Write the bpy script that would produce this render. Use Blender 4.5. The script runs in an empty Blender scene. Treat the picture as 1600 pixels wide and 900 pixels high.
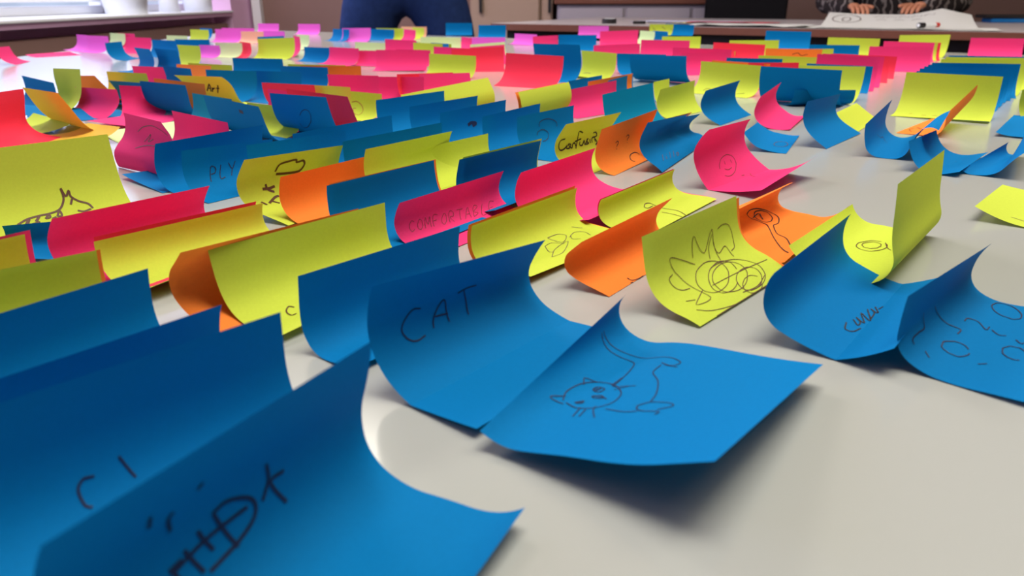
import bpy, bmesh, math, random
import numpy as np
from mathutils import Vector, Matrix
random.seed(7)
SC = bpy.context.scene
COL = SC.collection
TZ = 0.75                      # height of the table top

# ------------------------------------------------------------------ camera
cam = bpy.data.objects.new('camera', bpy.data.cameras.new('camera'))
COL.objects.link(cam)
cam.location = (0, 0, TZ + 0.098)
cam.rotation_euler = (math.pi/2 - math.atan2(453.0, 1155.0), 0, 0)
cam.data.sensor_width = 36.0
cam.data.lens = 36.0*1155.0/1600.0
cam.data.clip_start = 0.01
cam.data.dof.use_dof = True
cam.data.dof.focus_distance = 0.36
cam.data.dof.aperture_fstop = 20.0
SC.camera = cam

# ------------------------------------------------------------------ world, lights, exposure
w = bpy.data.worlds.new('overcast'); SC.world = w; w.use_nodes = True
w.node_tree.nodes['Background'].inputs[0].default_value = (0.62, 0.74, 1.0, 1)
w.node_tree.nodes['Background'].inputs[1].default_value = 1.3

def area(name, loc, rot, sx, sy, energy, color):
    l = bpy.data.lights.new(name, 'AREA'); l.shape = 'RECTANGLE'; l.size = sx; l.size_y = sy
    l.energy = energy; l.color = color
    o = bpy.data.objects.new(name, l); o.location = loc; o.rotation_euler = rot; COL.objects.link(o); return o

area('window_daylight', (-2.02, 2.3, 1.75), (0, math.radians(-75), 0), 1.5, 4.2, 72, (0.62, 0.64, 1.0))
area('ceiling_light', (0.35, 0.55, 2.70), (0, 0, 0), 1.5, 0.7, 78, (1.0, 0.95, 0.86))
area('ceiling_light', (-1.05, 2.75, 2.70), (0, 0, 0), 0.9, 0.8, 68, (1.0, 0.94, 0.84))
area('ceiling_light', (2.0, 1.2, 2.70), (0, 0, 0), 1.5, 0.7, 48, (1.0, 0.90, 0.72))
SC.view_settings.view_transform = 'Standard'
SC.view_settings.look = 'None'
SC.view_settings.exposure = -0.62
SC.view_settings.gamma = 1.0
SC.view_settings.use_curve_mapping = False

# ------------------------------------------------------------------ materials
def lin(c):
    return tuple(((v/255)/12.92 if v/255 <= .04045 else ((v/255+.055)/1.055)**2.4) for v in c) + (1.0,)

def mat(name, rgb, rough=.6, spec=.4, metal=0, noise=0, nscale=20, stretch=None):
    m = bpy.data.materials.new(name); m.use_nodes = True
    nt = m.node_tree; b = nt.nodes['Principled BSDF']
    b.inputs['Base Color'].default_value = lin(rgb); b.inputs['Roughness'].default_value = rough
    b.inputs['Specular IOR Level'].default_value = spec; b.inputs['Metallic'].default_value = metal
    if noise:
        tc = nt.nodes.new('ShaderNodeTexCoord'); mp = nt.nodes.new('ShaderNodeMapping')
        tx = nt.nodes.new('ShaderNodeTexNoise'); tx.inputs['Scale'].default_value = nscale; tx.inputs['Detail'].default_value = 5
        if stretch: mp.inputs['Scale'].default_value = stretch
        mx = nt.nodes.new('ShaderNodeMix'); mx.data_type = 'RGBA'
        c = lin(rgb)
        mx.inputs[6].default_value = tuple(v*(1-noise) for v in c[:3])+(1,)
        mx.inputs[7].default_value = tuple(min(1, v*(1+noise)) for v in c[:3])+(1,)
        nt.links.new(tc.outputs['Object'], mp.inputs[0]); nt.links.new(mp.outputs[0], tx.inputs['Vector'])
        nt.links.new(tx.outputs['Fac'], mx.inputs[0]); nt.links.new(mx.outputs[2], b.inputs['Base Color'])
    return m

def paper(name, rgb, trans=.10):
    m = bpy.data.materials.new(name); m.use_nodes = True
    nt = m.node_tree; b = nt.nodes['Principled BSDF']; out = nt.nodes['Material Output']
    b.inputs['Roughness'].default_value = .75; b.inputs['Specular IOR Level'].default_value = .08
    tc = nt.nodes.new('ShaderNodeTexCoord'); tx = nt.nodes.new('ShaderNodeTexNoise')
    tx.inputs['Scale'].default_value = 900; tx.inputs['Detail'].default_value = 3
    mx = nt.nodes.new('ShaderNodeMix'); mx.data_type = 'RGBA'; c = lin(rgb)
    mx.inputs[6].default_value = tuple(v*.93 for v in c[:3])+(1,); mx.inputs[7].default_value = tuple(min(1, v*1.05) for v in c[:3])+(1,)
    nt.links.new(tc.outputs['Object'], tx.inputs['Vector']); nt.links.new(tx.outputs['Fac'], mx.inputs[0])
    nt.links.new(mx.outputs[2], b.inputs['Base Color'])
    t = nt.nodes.new('ShaderNodeBsdfTranslucent'); nt.links.new(mx.outputs[2], t.inputs['Color'])
    s = nt.nodes.new('ShaderNodeMixShader'); s.inputs[0].default_value = trans
    nt.links.new(b.outputs[0], s.inputs[1]); nt.links.new(t.outputs[0], s.inputs[2]); nt.links.new(s.outputs[0], out.inputs['Surface'])
    return m

PAPER = {'b': paper('blue_paper', (0, 115, 177)), 't': paper('teal_paper', (0, 128, 165)), 'y': paper('yellow_paper', (196, 211, 72)),
         'p': paper('pink_paper', (236, 60, 124)), 'r': paper('coral_lit_pink_paper', (242, 58, 84)), 'o': paper('orange_paper', (242, 132, 54)),  # coral is the pink paper with its lighting put into the colour
         'm': paper('daylit_pink_paper', (232, 104, 205)), 'c': paper('overexposed_yellow_paper', (208, 226, 168)), 'a': paper('amber_paper', (226, 182, 66)), 'k': paper('peach_paper', (240, 180, 150))}  # lilac: pink with blue daylight in the colour; pale yellow: overexposure in it
INK = {'pen': mat('dark_blue_ink', (16, 32, 70), .6), 'black': mat('black_ink', (30, 24, 24), .6), 'brown': mat('brown_ink', (86, 46, 26), .6),
       'pencil': mat('pencil_lead', (96, 70, 70), .6), 'red': mat('red_ink', (170, 50, 40), .6)}
M_TABLE = mat('white_laminate', (166, 168, 162), .16, .42, noise=.015, nscale=4)
M_EDGE = mat('brown_table_edge', (120, 72, 58), .5, noise=.12, nscale=30)
M_DARK = mat('dark_metal', (36, 32, 34), .5)
M_WALL = mat('wall_paint', (186, 160, 150), .8, .2, noise=.03, nscale=6)
M_WALLB = mat('brown_panel', (140, 110, 102), .7, .2, noise=.06, nscale=8)
M_WHITE = mat('white_gloss_paint', (236, 238, 242), .4)
M_FLOOR = mat('grey_floor', (120, 112, 108), .5, .3, noise=.05, nscale=10)
M_CEIL = mat('white_ceiling', (225, 222, 216), .9, .1)
M_CUP = mat('beige_cupboard', (178, 150, 132), .5, .3, noise=.04, nscale=5)
M_DENIM = mat('blue_denim', (34, 52, 96), .85, .1, noise=.35, nscale=60)
M_BLACK = mat('black_fabric', (20, 18, 22), .8, .15)
M_SKIN = mat('skin', (206, 140, 110), .5, .3)
M_HAIR = mat('dark_hair', (48, 34, 26), .6)
M_SHEET = mat('white_paper', (226, 226, 224), .7, .2)

# ------------------------------------------------------------------ helpers
def obj(name, verts, faces, m, parent=None, smooth=False):
    me = bpy.data.meshes.new(name); me.from_pydata([tuple(v) for v in verts], [], faces); me.update()
    if m: me.materials.append(m)
    if smooth:
        me.polygons.foreach_set('use_smooth', [True]*len(me.polygons))
    o = bpy.data.objects.new(name, me); COL.objects.link(o)
    if parent: o.parent = parent
    return o

def from_bm(name, bm, m, parent=None, smooth=False):
    me = bpy.data.meshes.new(name); bm.to_mesh(me); bm.free()
    if m: me.materials.append(m)
    if smooth: me.polygons.foreach_set('use_smooth', [True]*len(me.polygons))
    o = bpy.data.objects.new(name, me); COL.objects.link(o)
    if parent: o.parent = parent
    return o

def box(bm, x0, x1, y0, y1, z0, z1, bevel=0):
    r = bmesh.ops.create_cube(bm, size=1)
    vs = r['verts']
    bmesh.ops.scale(bm, verts=vs, vec=(abs(x1-x0), abs(y1-y0), abs(z1-z0)))
    bmesh.ops.translate(bm, verts=vs, vec=((x0+x1)/2, (y0+y1)/2, (z0+z1)/2))
    if bevel:
        es = list({e for v in vs for e in v.link_edges})
        bmesh.ops.bevel(bm, geom=es, offset=bevel, segments=2, affect='EDGES')

def bx(name, a, m, parent=None, bevel=0):
    bm = bmesh.new(); box(bm, *a, bevel=bevel); return from_bm(name, bm, m, parent)

def tag(o, label, cat, group=None):
    o['label'] = label; o['category'] = cat
    if group: o['group'] = group
    return o

def struct(o):
    o['kind'] = 'structure'; return o

def empty(name, loc, rz=0):
    o = bpy.data.objects.new(name, None); o.empty_display_size = .05; COL.objects.link(o)
    o.location = loc; o.rotation_euler = (0, 0, rz); return o

def slab(name, poly, z0, z1, m, parent=None, bevel=0.0):
    n = len(poly)
    v = [(x, y, z0) for x, y in poly] + [(x, y, z1) for x, y in poly]
    f = [tuple(range(n-1, -1, -1)), tuple(range(n, 2*n))] + [(i, (i+1) % n, n+(i+1) % n, n+i) for i in range(n)]
    return obj(name, v, f, m, parent)

# ------------------------------------------------------------------ room shell
X0, X1, Y0, Y1, ZC = -1.6, 4.2, -2.4, 4.86, 2.75
SILL = TZ + 0.033
struct(bx('floor', (X0-.4, X1+.2, Y0-.2, Y1+.2, -.1, 0), M_FLOOR))
struct(bx('ceiling', (X0-.4, X1+.2, Y0-.2, Y1+.2, ZC, ZC+.1), M_CEIL))
M_WALLD = mat('dark_wall', (70, 62, 60), .8, .2)  # unseen walls, darkened to cut light bouncing onto the notes
struct(bx('wall_right', (X1, X1+.15, Y0, Y1, 0, ZC), M_WALLD))
struct(bx('wall_front', (X0, X1, Y0-.15, Y0, 0, ZC), M_WALLD))
struct(bx('wall_back', (X0-.35, X1, Y1, Y1+.15, 0, ZC), M_WALLB))
# left wall with a long window above a deep sill, and a heater recess under it
wl = obj('wall_left', [], [], mat('violet_lit_wall_paint', (236, 192, 226), .8, .2));  # violet daylight and extra brightness are painted into this wall colour
bm = bmesh.new()
WY0, WY1 = 0.1, 4.50
box(bm, X0-.35, X0, Y0, WY0, 0, ZC); box(bm, X0-.35, X0, WY1, Y1, 0, ZC)
box(bm, X0-.35, X0, WY0, WY1, 2.35, ZC); box(bm, X0-.35, X0, WY0, WY1, TZ+.003, SILL-.012)
box(bm, X0-.35, X0-.10, WY0, WY1, 0, TZ+.003)
bm.to_mesh(wl.data); bm.free(); struct(wl)
struct(bx('trim_1', (X0-.33, X0+.012, WY0, WY1, SILL-.012, SILL), M_WHITE, bevel=.003))
hc = empty('radiator', (X0-.06, (WY0+WY1)/2, 0)); tag(hc, 'long tan radiator cover low under the window sill', 'radiator')
bx('cover', (-.035, .05, -2.15, 2.15, .12, TZ-.034), M_WALLB, hc, bevel=.004)
bx('foot', (-.02, .03, -2.0, -1.94, 0, .12), M_DARK, hc); bx('foot', (-.02, .03, 1.94, 2.0, 0, .12), M_DARK, hc)
wf = struct(obj('window_1', [], [], M_WHITE)); bm = bmesh.new()
FX = X0-.27
for (a, b, c, d) in ((WY0, WY1, SILL, SILL+.035), (WY0, WY1, 2.29, 2.35), (WY0, WY0+.06, SILL, 2.35), (WY1-.06, WY1, SILL, 2.35), (3.55, 3.62, SILL, 2.35), (1.4, 1.47, SILL, 2.35)):
    box(bm, FX-.03, FX+.03, a, b, c, d, bevel=.004)
box(bm, FX+.03, FX+.055, WY0, WY1, SILL+.05, SILL+.062)
bm.to_mesh(wf.data); bm.free()
gm = bpy.data.materials.new('window_glass'); gm.use_nodes = True
nt = gm.node_tree; nt.nodes.remove(nt.nodes['Principled BSDF'])
tr = nt.nodes.new('ShaderNodeBsdfTransparent'); gl = nt.nodes.new('ShaderNodeBsdfGlossy'); gl.inputs['Roughness'].default_value = .02
ms = nt.nodes.new('ShaderNodeMixShader'); ms.inputs[0].default_value = .06
nt.links.new(tr.outputs[0], ms.inputs[1]); nt.links.new(gl.outputs[0], ms.inputs[2]); nt.links.new(ms.outputs[0], nt.nodes['Material Output'].inputs[0])
for a, b in ((WY0+.06, 1.4), (1.47, 3.55), (3.62, WY1-.06)):
    bx('pane', (FX-.004, FX+.004, a, b, SILL+.035, 2.29), gm, wf)

# pots on the sill
def pot(loc, r, h, label, flare=1.25):
    v = []; f = []; prof = [(0, 0), (r, 0), (r*flare, h), (r*flare*.93, h), (r*.9, h*.2), (0, h*.2)]
    n = 20
    for (rr, z) in prof:
        for k in range(n): v.append((rr*math.cos(2*math.pi*k/n), rr*math.sin(2*math.pi*k/n), z))
    for i in range(len(prof)-1):
        for k in range(n): f.append((i*n+k, i*n+(k+1) % n, (i+1)*n+(k+1) % n, (i+1)*n+k))
    e = empty('flower_pot', loc); tag(e, label, 'pot', 'white pots on the window sill')
    obj('body', v, f, M_WHITE, e, True)
    bm = bmesh.new(); bmesh.ops.create_circle(bm, cap_ends=True, radius=r*1.05, segments=20); bmesh.ops.translate(bm, verts=bm.verts, vec=(0, 0, h*.8))
    from_bm('soil', bm, M_HAIR, e)
pot((X0-.09, 3.46, SILL), .085, .16, 'wide white pot on the window sill, nearest the viewer')
pot((X0-.10, 3.92, SILL), .05, .14, 'middle white pot standing on the window sill', .72)
pot((X0-.09, 4.26, SILL), .07, .13, 'white pot at the far end of the sill by the wall corner', 1.1)

# back wall: cupboard panels, pipe
st = struct(bx('trim_2', (X0+.02, X0+.07, Y1-.06, Y1, 0, ZC), M_WHITE))
def cupboard(x0, x1, label, handle):
    e = empty('cupboard', ((x0+x1)/2, Y1-.17, 0)); tag(e, label, 'cupboard', 'cupboards along the back wall')
    w2 = (x1-x0)/2
    bx('body', (-w2, w2, -.13, .155, 0, 2.0), M_CUP, e)
    d = bx('door', (-w2+.01, w2-.01, -.15, -.131, .08, 1.98), M_CUP, e, bevel=.004)
    hx = w2-.02 if handle > 0 else -w2+.06
    bx('handle', (hx-.008, hx+.008, -.172, -.15, TZ+.02, TZ+.14), M_DARK, d)
cupboard(-.24, .165, 'beige cupboard right behind the jeans, with a plain door', -1)
cupboard(.17, .235, 'slim beige cupboard section with a dark handle', 1)

# low drawer unit under a brown counter at the back
e = empty('drawer_unit', (.66, 4.5, 0)); tag(e, 'pale drawer unit with a brown counter top against the back wall', 'drawer unit')
bx('body', (-.40, .75, -.02, .33, 0, TZ+.062), mat('pale_drawer', (170, 160, 172), .5), e)
bx('counter', (-.42, .77, -.05, .34, TZ+.066, TZ+.092), M_EDGE, e, bevel=.004)
for k in range(3):
    d = bx('drawer', (-.39+k*.38, -.39+k*.38+.36, -.035, -.02, TZ-.14, TZ+.045), mat('drawer_front', (176, 166, 176), .5), e, bevel=.004)
    bx('handle', (-.27+k*.38, -.15+k*.38, -.05, -.036, TZ-.03, TZ-.018), M_DARK, d)
tag(bx('folder', (.27, .40, 4.49, 4.67, TZ+.0925, TZ+.104), mat('red_card', (190, 60, 50), .6)), 'red folder lying on the brown counter', 'folder')
tag(bx('paper_stack', (.42, .66, 4.49, 4.70, TZ+.0925, TZ+.103), M_SHEET), 'white paper stack on the brown counter beside the red folder', 'paper')

# ------------------------------------------------------------------ tables
tb = empty('white_table', (0, 0, 0)); tag(tb, 'large white glossy table covered with curled coloured notes', 'table')
dx, dy = math.cos(math.radians(-33)), math.sin(math.radians(-33))
FL = (-.885, 2.62); FR = (FL[0]+dx*3.3, FL[1]+dy*3.3)
slab('tabletop', [(-.885, -.65), (FR[0], -.65), FR, FL], TZ-.026, TZ, M_TABLE, tb)
for x, y in ((-.8, -.55), (1.75, -.55), (-.8, 2.4), (1.75, .9)):
    bx('leg', (x-.025, x+.025, y-.025, y+.025, 0, TZ-.026), M_DARK, tb)

t2 = empty('second_table', (.0, 3.227, 0), math.radians(-28)); tag(t2, 'white table with a brown edge holding large drawings, behind the note table', 'table')
bx('tabletop', (-.10, 2.6, .006, 1.22, TZ-.024, TZ), mat('worn_white_top', (196, 188, 190), .3, .5), t2)
bx('edge_band', (-.10, 2.6, .0, .006, TZ-.026, TZ-.001), M_EDGE, t2)
for x, y in ((.0, .1), (2.5, .1), (0, 1.1), (2.5, 1.1)):
    bx('leg', (x-.025, x+.025, y-.025, y+.025, 0, TZ-.026), M_DARK, t2)
bx('apron', (-.05, 2.55, .05, .07, TZ-.09, TZ-.026), M_DARK, t2)

# ------------------------------------------------------------------ sticky notes
ND = [0, .2, .35, .5, .65, .8, 1]
NS, NU = 41, 6
def profile(a, z0, L, cr=0):
    S = np.linspace(0, 1, NS); sm = (S[1:]+S[:-1])/2
    nd = ND if not cr else [0, cr-.004, cr+.004]+[cr+(1-cr)*k for k in (.22, .45, .7, 1)]   # cr: where the sheet is folded sharply
    al = np.radians(np.interp(sm, nd, a)); ds = L/(NS-1)
    d = np.concatenate([[0], np.cumsum(-np.cos(al)*ds)]); h = np.concatenate([[0], np.cumsum(np.sin(al)*ds)])
    return d-np.interp(.3, S, d), h-h.min()+z0

class Sheet:
    def __init__(s, p, flip):
        s.W = .076*p[19]; L0 = .076*p[20]
        sg = -1 if flip else 1
        s.prof = []
        for k in (0, 1):
            L = L0*(p[21] if k == 0 and len(p) > 21 else 1)
            d, h = profile(p[3+7*k:10+7*k], p[17+k]*.001+.0002, L, p[22] if len(p) > 22 else 0)
            s.prof.append(np.stack([np.full(NS, (k-.5)*s.W), -sg*d, h], 1))
    def at(s, u, t):
        S = np.linspace(0, 1, NS)
        a = [np.array([np.interp(t, S, P[:, k]) for k in range(3)]) for P in s.prof]
        return a[0]*(1-u)+a[1]*u
    def normal(s, u, t):
        e = .01
        du = s.at(min(1, u+e), t)-s.at(max(0, u-e), t); dt = s.at(u, min(1, t+e))-s.at(u, max(0, t-e))
        n = np.cross(du, dt); return n/np.linalg.norm(n)
    def mesh(s):
        v = []; f = []
        for i in range(NS):
            for j in range(NU+1):
                u = j/NU; v.append(s.prof[0][i]*(1-u)+s.prof[1][i]*u)
        for i in range(NS-1):
            for j in range(NU):
                a = i*(NU+1)+j; f.append((a, a+1, a+NU+2, a+NU+1))
        return v, f

def smooth_line(P, n=5):
    P = [np.array(q, float) for q in P]
    if len(P) < 3: return [P[0]*(1-t)+P[1]*t for t in np.linspace(0, 1, 6)]
    Q = [2*P[0]-P[1]]+P+[2*P[-1]-P[-2]]; out = []
    for i in range(1, len(Q)-2):
        for k in range(n):
            t = k/n; a, b, c, d = Q[i-1:i+3]
            out.append(.5*((2*b)+(c-a)*t+(2*a-5*b+4*c-d)*t*t+(3*b-a-3*c+d)*t**3))
    out.append(P[-1]); return out

GROUP = {'b': 'blue sticky notes', 't': 'blue sticky notes', 'y': 'yellow sticky notes', 'p': 'pink sticky notes', 'r': 'coral-lit pink sticky notes', 'o': 'orange sticky notes', 'm': 'lilac-lit pink sticky notes', 'k': 'peach sticky notes', 'c': 'yellow sticky notes', 'a': 'amber sticky notes'}
NOTES = [
('b',0,'large blue note front-most on the table with a hatched spiral fish drawing',[-30.6,97.4,62.9,-22,6,16,32,75,111,126,-39,1,-3,26,79,109,98,0.16,0.0,0.918,0.895],('marker_drawing','pen',0.75,[[(600,771),(606,717),(575,667)],[(662,712),(612,704),(644,621)],[(425,725),(469,733),(531,704),(550,671),(531,638),(469,612),(369,592)],[(425,725),(462,600)],[(375,704),(400,633)],[(331,679),(356,600)],[(288,654),(300,608)],[(294,646),(375,667),(444,675),(525,679)],[(319,662),(281,654)],[(388,854),(375,838)],[(250,846),(250,808)],[(312,812),(300,796),(306,754)]])),
('b',0,'blue note curling up right behind the spiral fish note,lettered C L',[-67.1,117.7,49.5,2,6,22,45,71,88,92,0,3,19,44,73,92,92,0.05,0.0,0.999,0.693],('handwriting','pen',0.5,[[(406,612),(381,617),(362,588),(362,529),(375,508)],[(475,646),(494,546)]])),
('b',0,'dark blue note edge just behind the C L note,cut by the left edge',[-85.5,133.9,55.1,0,2,17,39,66,89,101,-1,0,15,37,67,99,115,0.01,0.0,0.999,0.635]),
('b',0,'blank blue note standing behind three other blue notes at lower left',[-112.2,155.8,56.0,-1,0,15,38,66,88,96,0,2,17,39,68,92,100,0.0,0.01,1.0,0.639]),
('y',0,'yellow note standing left of the CAT note,lettered with a small C',[-59.3,243.2,55.2,-11,-8,7,28,59,76,81,-19,-21,-6,23,68,89,91,0.72,0.6,1.007,0.617],('handwriting','brown',0.5,[[(244,371),(231,404),(194,358),(181,279),(206,271)]])),
('b',0,'blue note with a bright lower half,directly left of the CAT note',[-31.4,219.0,51.1,-6,-11,3,47,85,96,96,-5,-11,-1,31,72,94,98,0.26,0.0,0.932,0.572]),
('o',0,'orange note standing directly behind the yellow note left of the CAT note',[-78.6,244.4,57.1,17,18,24,42,96,137,134,3,-3,10,43,95,127,127,0.43,0.0,1.025,0.562]),
('y',0,'yellow note with a bright lower curve,behind the dark blue notes at left',[-114.3,274.2,57.8,-19,-20,-7,13,34,63,103,-26,-30,-20,-4,25,75,118,0.9,0.6,0.975,0.543]),
('r',0,'coral pink note whose rim shows just above the yellow note behind the dark blue notes',[-115.9,276.1,58.3,-19,-19,-6,14,35,64,103,-25,-29,-19,-2,26,75,117,0.61,0.03,0.943,0.572]),
('y',0,'olive yellow note cut by the left edge,right behind the blue notes',[-141.5,176.5,48.7,2,5,19,40,65,85,95,0,0,14,36,65,91,101,0.7,0.6,0.998,0.624]),
('o',0,'orange note with only its rim showing around the olive yellow note at left edge',[-142.1,179.4,48.5,2,5,19,40,65,85,95,0,0,14,36,65,90,100,0.23,0.08,0.999,0.619]),
('y',0,'small visible corner of yellow note at the left edge inside a pink rim',[-168.1,189.8,55.7,-1,1,16,38,66,88,97,-1,1,16,38,66,94,103,0.6,0.6,1.0,0.627]),
('p',0,'pink note framing the yellow note corner at the left edge',[-168.5,193.3,56.0,-1,1,16,39,66,88,97,-1,2,17,39,67,95,103,0.11,0.25,1.003,0.634]),
('b',0,'bright blue note between the dragon note and the crimson pink note',[-191.3,285.4,-13.0,1,0,-2,6,44,88,106,13,19,27,41,66,87,97,0.0,1.89,0.675,0.283]),
('y',0,'large yellow note with a brown spiky dragon drawing at left edge',[-205.0,315.3,49.8,5,13,31,53,72,82,83,4,11,32,56,73,79,81,0.04,0.0,1.0,0.744],('marker_drawing','brown',0.9,[[(356,383),(412,417),(475,429),(544,433),(600,454),(638,517),(650,571),(650,625),(662,554),(688,596),(688,546),(719,496),(762,458),(775,408)],[(688,412),(719,392),(762,404)],[(688,521),(669,479)],[(394,367),(419,412),(400,362),(425,412)],[(450,383),(481,425),(456,383),(481,425)],[(506,392),(531,396),(531,425),(506,392)],[(569,392),(594,392),(594,442),(569,392)],[(425,362),(469,371)],[(538,379),(562,388)]])),
('p',0,'crimson pink note curved like a trough in front of the dragon note',[-144.0,287.5,63.6,7,5,13,33,70,120,129,4,-2,0,23,68,118,128,0.16,0.0,0.962,0.583]),
('r',0,'coral red note at left edge with a flat pale strip running right',[-351.4,520.6,89.0,10,11,25,54,88,99,93,9,9,20,53,99,103,92,0.05,0.0,1.0,0.734]),
('o',0,'orange note standing left of the blank blue note in the middle row',[-74.7,358.8,55.5,1,-2,7,24,59,97,115,1,-3,5,25,57,86,105,0.04,0.0,0.993,0.583]),
('b',0,'blank blue note standing between the orange note and the comfortable note',[-41.6,313.7,58.1,3,4,16,36,62,85,97,1,-1,10,30,57,78,89,0.67,0.6,0.97,0.64]),
('o',0,'orange note showing as a thin rim behind the blank blue middle note',[-41.7,317.9,57.7,3,4,16,37,63,84,97,1,-1,10,31,58,79,90,0.23,0.07,0.968,0.638]),
('p',0,'pink note lettered COMFORTABLE in faint pencil capitals',[-17.4,325.4,55.3,1,-3,4,23,63,108,123,1,-4,2,19,59,103,121,0.0,0.0,1.009,0.525],('handwriting','brown',0.2,[[(156,688),(138,708),(112,667),(106,629),(112,592),(138,608)],[(206,700),(181,658),(169,608),(181,583),(212,617),(219,675),(206,700)],[(219,575),(256,696),(256,608),(294,692),(269,567)],[(288,562),(325,688),(362,683)],[(312,629),(338,629)],[(419,675),(388,629),(369,579),(375,546),(412,583),(431,650),(419,675)],[(425,542),(469,671),(500,654),(488,608),(456,608),(462,533)],[(538,662),(594,654)],[(569,658),(519,525)],[(562,517),(644,650),(612,504)],[(600,571),(631,567)],[(638,500),(700,642),(731,621),(675,575),(700,538),(638,500)],[(788,633),(706,479),(744,471)],[(906,617),(862,625),(781,462),(819,454)],[(831,550),(862,546)]])),
('y',0,'yellow note with faint pencil blocks,behind the CAT note',[19.9,289.1,51.1,0,-12,-9,7,43,81,108,12,5,2,5,35,80,107,0.66,0.6,0.949,0.545],('pencil_drawing','pencil',0.25,[[(588,575),(688,562),(712,488),(612,404),(594,504),(588,575)],[(706,438),(794,483),(844,417),(819,308)],[(731,458),(694,383),(725,321)],[(488,475),(556,475),(594,362)],[(344,204),(481,338),(644,383),(450,204),(344,204)],[(488,475),(425,346),(425,288)],[(844,583),(894,496)]])),
('o',0,'orange note with only its rim above the pencil block yellow note',[19.0,291.5,51.2,1,-11,-9,8,44,83,108,11,5,2,6,37,80,107,0.0,0.19,0.971,0.557]),
('p',0,'deep pink note with a crease between the comfortable note and the spoon note',[43.0,362.5,55.4,-12,-16,-8,7,36,92,124,-10,-12,-3,9,26,76,123,0.11,0.0,1.041,0.765]),
('y',0,'yellow note with a thin spoon drawn on its flat strip',[74.8,349.0,53.5,6,-2,-3,5,30,76,122,8,-1,-2,5,28,74,121,0.6,0.71,1.032,0.455],('pencil_drawing','brown',0.4,[[(475,612),(525,654),(575,604),(562,362),(556,179),(506,0)],[(475,612),(488,562),(556,562)],[(475,329),(456,0)]])),
('p',0,'pink note showing a thin red rim above the spoon note',[74.4,352.4,53.3,6,-2,-2,6,31,76,121,8,0,-1,6,29,74,120,0.0,0.22,1.028,0.444]),
('o',0,'orange note curled like a boat,left of the scribbled yellow note',[47.2,275.2,53.6,16,12,15,26,89,137,137,13,9,17,47,101,132,130,0.05,0.0,0.933,0.447],('pencil_drawing','black',0.35,[[(262,88),(262,29),(319,0),(369,0)],[(231,8),(250,0)]])),
('y',0,'yellow note with a dense pencil scribble of loops and spikes',[74.6,247.0,47.1,18,7,21,48,71,79,80,32,22,14,35,64,80,81,0.6,0.63,0.895,0.513],('pencil_drawing','brown',0.28,[[(438,617),(488,800),(556,608),(688,788),(675,625),(688,542),(781,575),(781,442)],[(581,533),(625,650),(681,738)],[(681,658),(656,475)],[(750,762),(812,783),(881,750),(900,658),(862,533),(806,504)],[(431,554),(338,642),(231,708),(238,583),(262,488),(288,192),(156,200),(306,296)],[(212,567),(169,542),(169,462),(200,400),(256,379)],[(562,275),(506,229),(450,204),(394,196),(350,208),(325,242),(312,288),(319,342),(338,396),(369,446),(406,488),(456,512),(512,525),(562,517),(612,488),(638,446),(638,392),(612,333),(562,275)],[(556,175),(506,150),(462,138),(419,142),(388,158),(375,188),(369,229),(381,275),(406,325),(438,371),(475,412),(519,446),(569,462),(612,471),(656,462),(688,438),(706,404),(700,358),(681,308)],[(662,171),(612,133),(550,108),(494,104),(450,121),(412,150),(400,196),(412,258),(431,312),(475,367),(519,404),(575,429),(631,438),(688,425),(725,392),(744,346),(738,288),(712,225),(662,171)],[(738,79),(700,50),(656,33),(612,29),(575,42),(544,62),(531,96),(538,138),(556,179),(588,221),(631,254),(675,271),(719,275),(756,267),(781,242),(794,204),(788,162),(769,117),(738,79)],[(694,33),(669,12),(638,0),(612,0),(588,0),(562,4),(544,17),(538,42),(531,62),(538,88),(556,117),(575,138),(600,154),(631,171),(656,175),(688,175),(706,162),(719,146),(731,125)],[(506,438),(544,454),(594,458),(644,454),(694,442),(744,421),(781,392),(812,350),(831,304),(844,258),(844,208),(831,162),(812,121),(788,88),(750,58),(706,38),(662,29),(612,29),(562,38)],[(400,288),(675,267),(956,225)],[(112,154),(181,67),(362,0),(562,0),(488,0)],[(162,0),(362,0),(656,0),(712,0)],[(138,288),(194,250)],[(500,62),(644,42),(800,100)]])),
('o',0,'orange note as a narrow rim right behind the scribbled yellow note',[76.6,252.4,47.1,18,8,21,47,71,80,81,30,20,14,34,66,82,82,0.38,0.0,0.892,0.494]),
('o',0,'orange note with a magnifying glass drawn in black ink',[122.1,312.3,48.5,-29,31,38,-21,45,145,167,-58,-28,5,-1,13,97,163,0.0,0.41,1.016,0.676],('pen_drawing','black',0.5,[[(456,704),(519,733),(638,725),(756,671),(744,562),(556,442),(462,429),(362,333),(356,217),(150,4)],[(456,704),(469,654),(500,596),(469,504),(312,346),(162,71)],[(631,546),(581,525),(550,525),(531,538),(525,562),(525,596),(525,625),(531,650),(544,675),(562,692),(588,704),(619,704),(662,700),(694,688),(725,667),(725,638),(706,604),(675,571),(631,546)],[(500,650),(612,675),(569,592),(631,675)]])),
('y',1,'yellow note bent into a U with a tall blank upright right wall',[147.0,289.8,51.5,-54,-12,-6,38,108,93,95,-71,3,-10,34,110,94,96,0.0,0.11,1.099,0.97],('pencil_drawing','brown',0.35,[[(694,338),(675,354),(644,362),(612,362),(581,354),(550,342),(519,325),(494,304),(488,279),(488,258),(500,242),(519,229),(550,225),(581,225),(612,238),(644,254),(675,271),(688,296),(700,317)],[(644,329),(625,333),(600,329),(575,325),(556,312),(538,300),(538,283),(531,271),(544,258),(556,250),(581,246),(600,250),(619,258),(638,271),(656,283),(662,300),(662,312),(656,325),(644,329)],[(700,338),(631,367),(594,396)]])),
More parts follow.
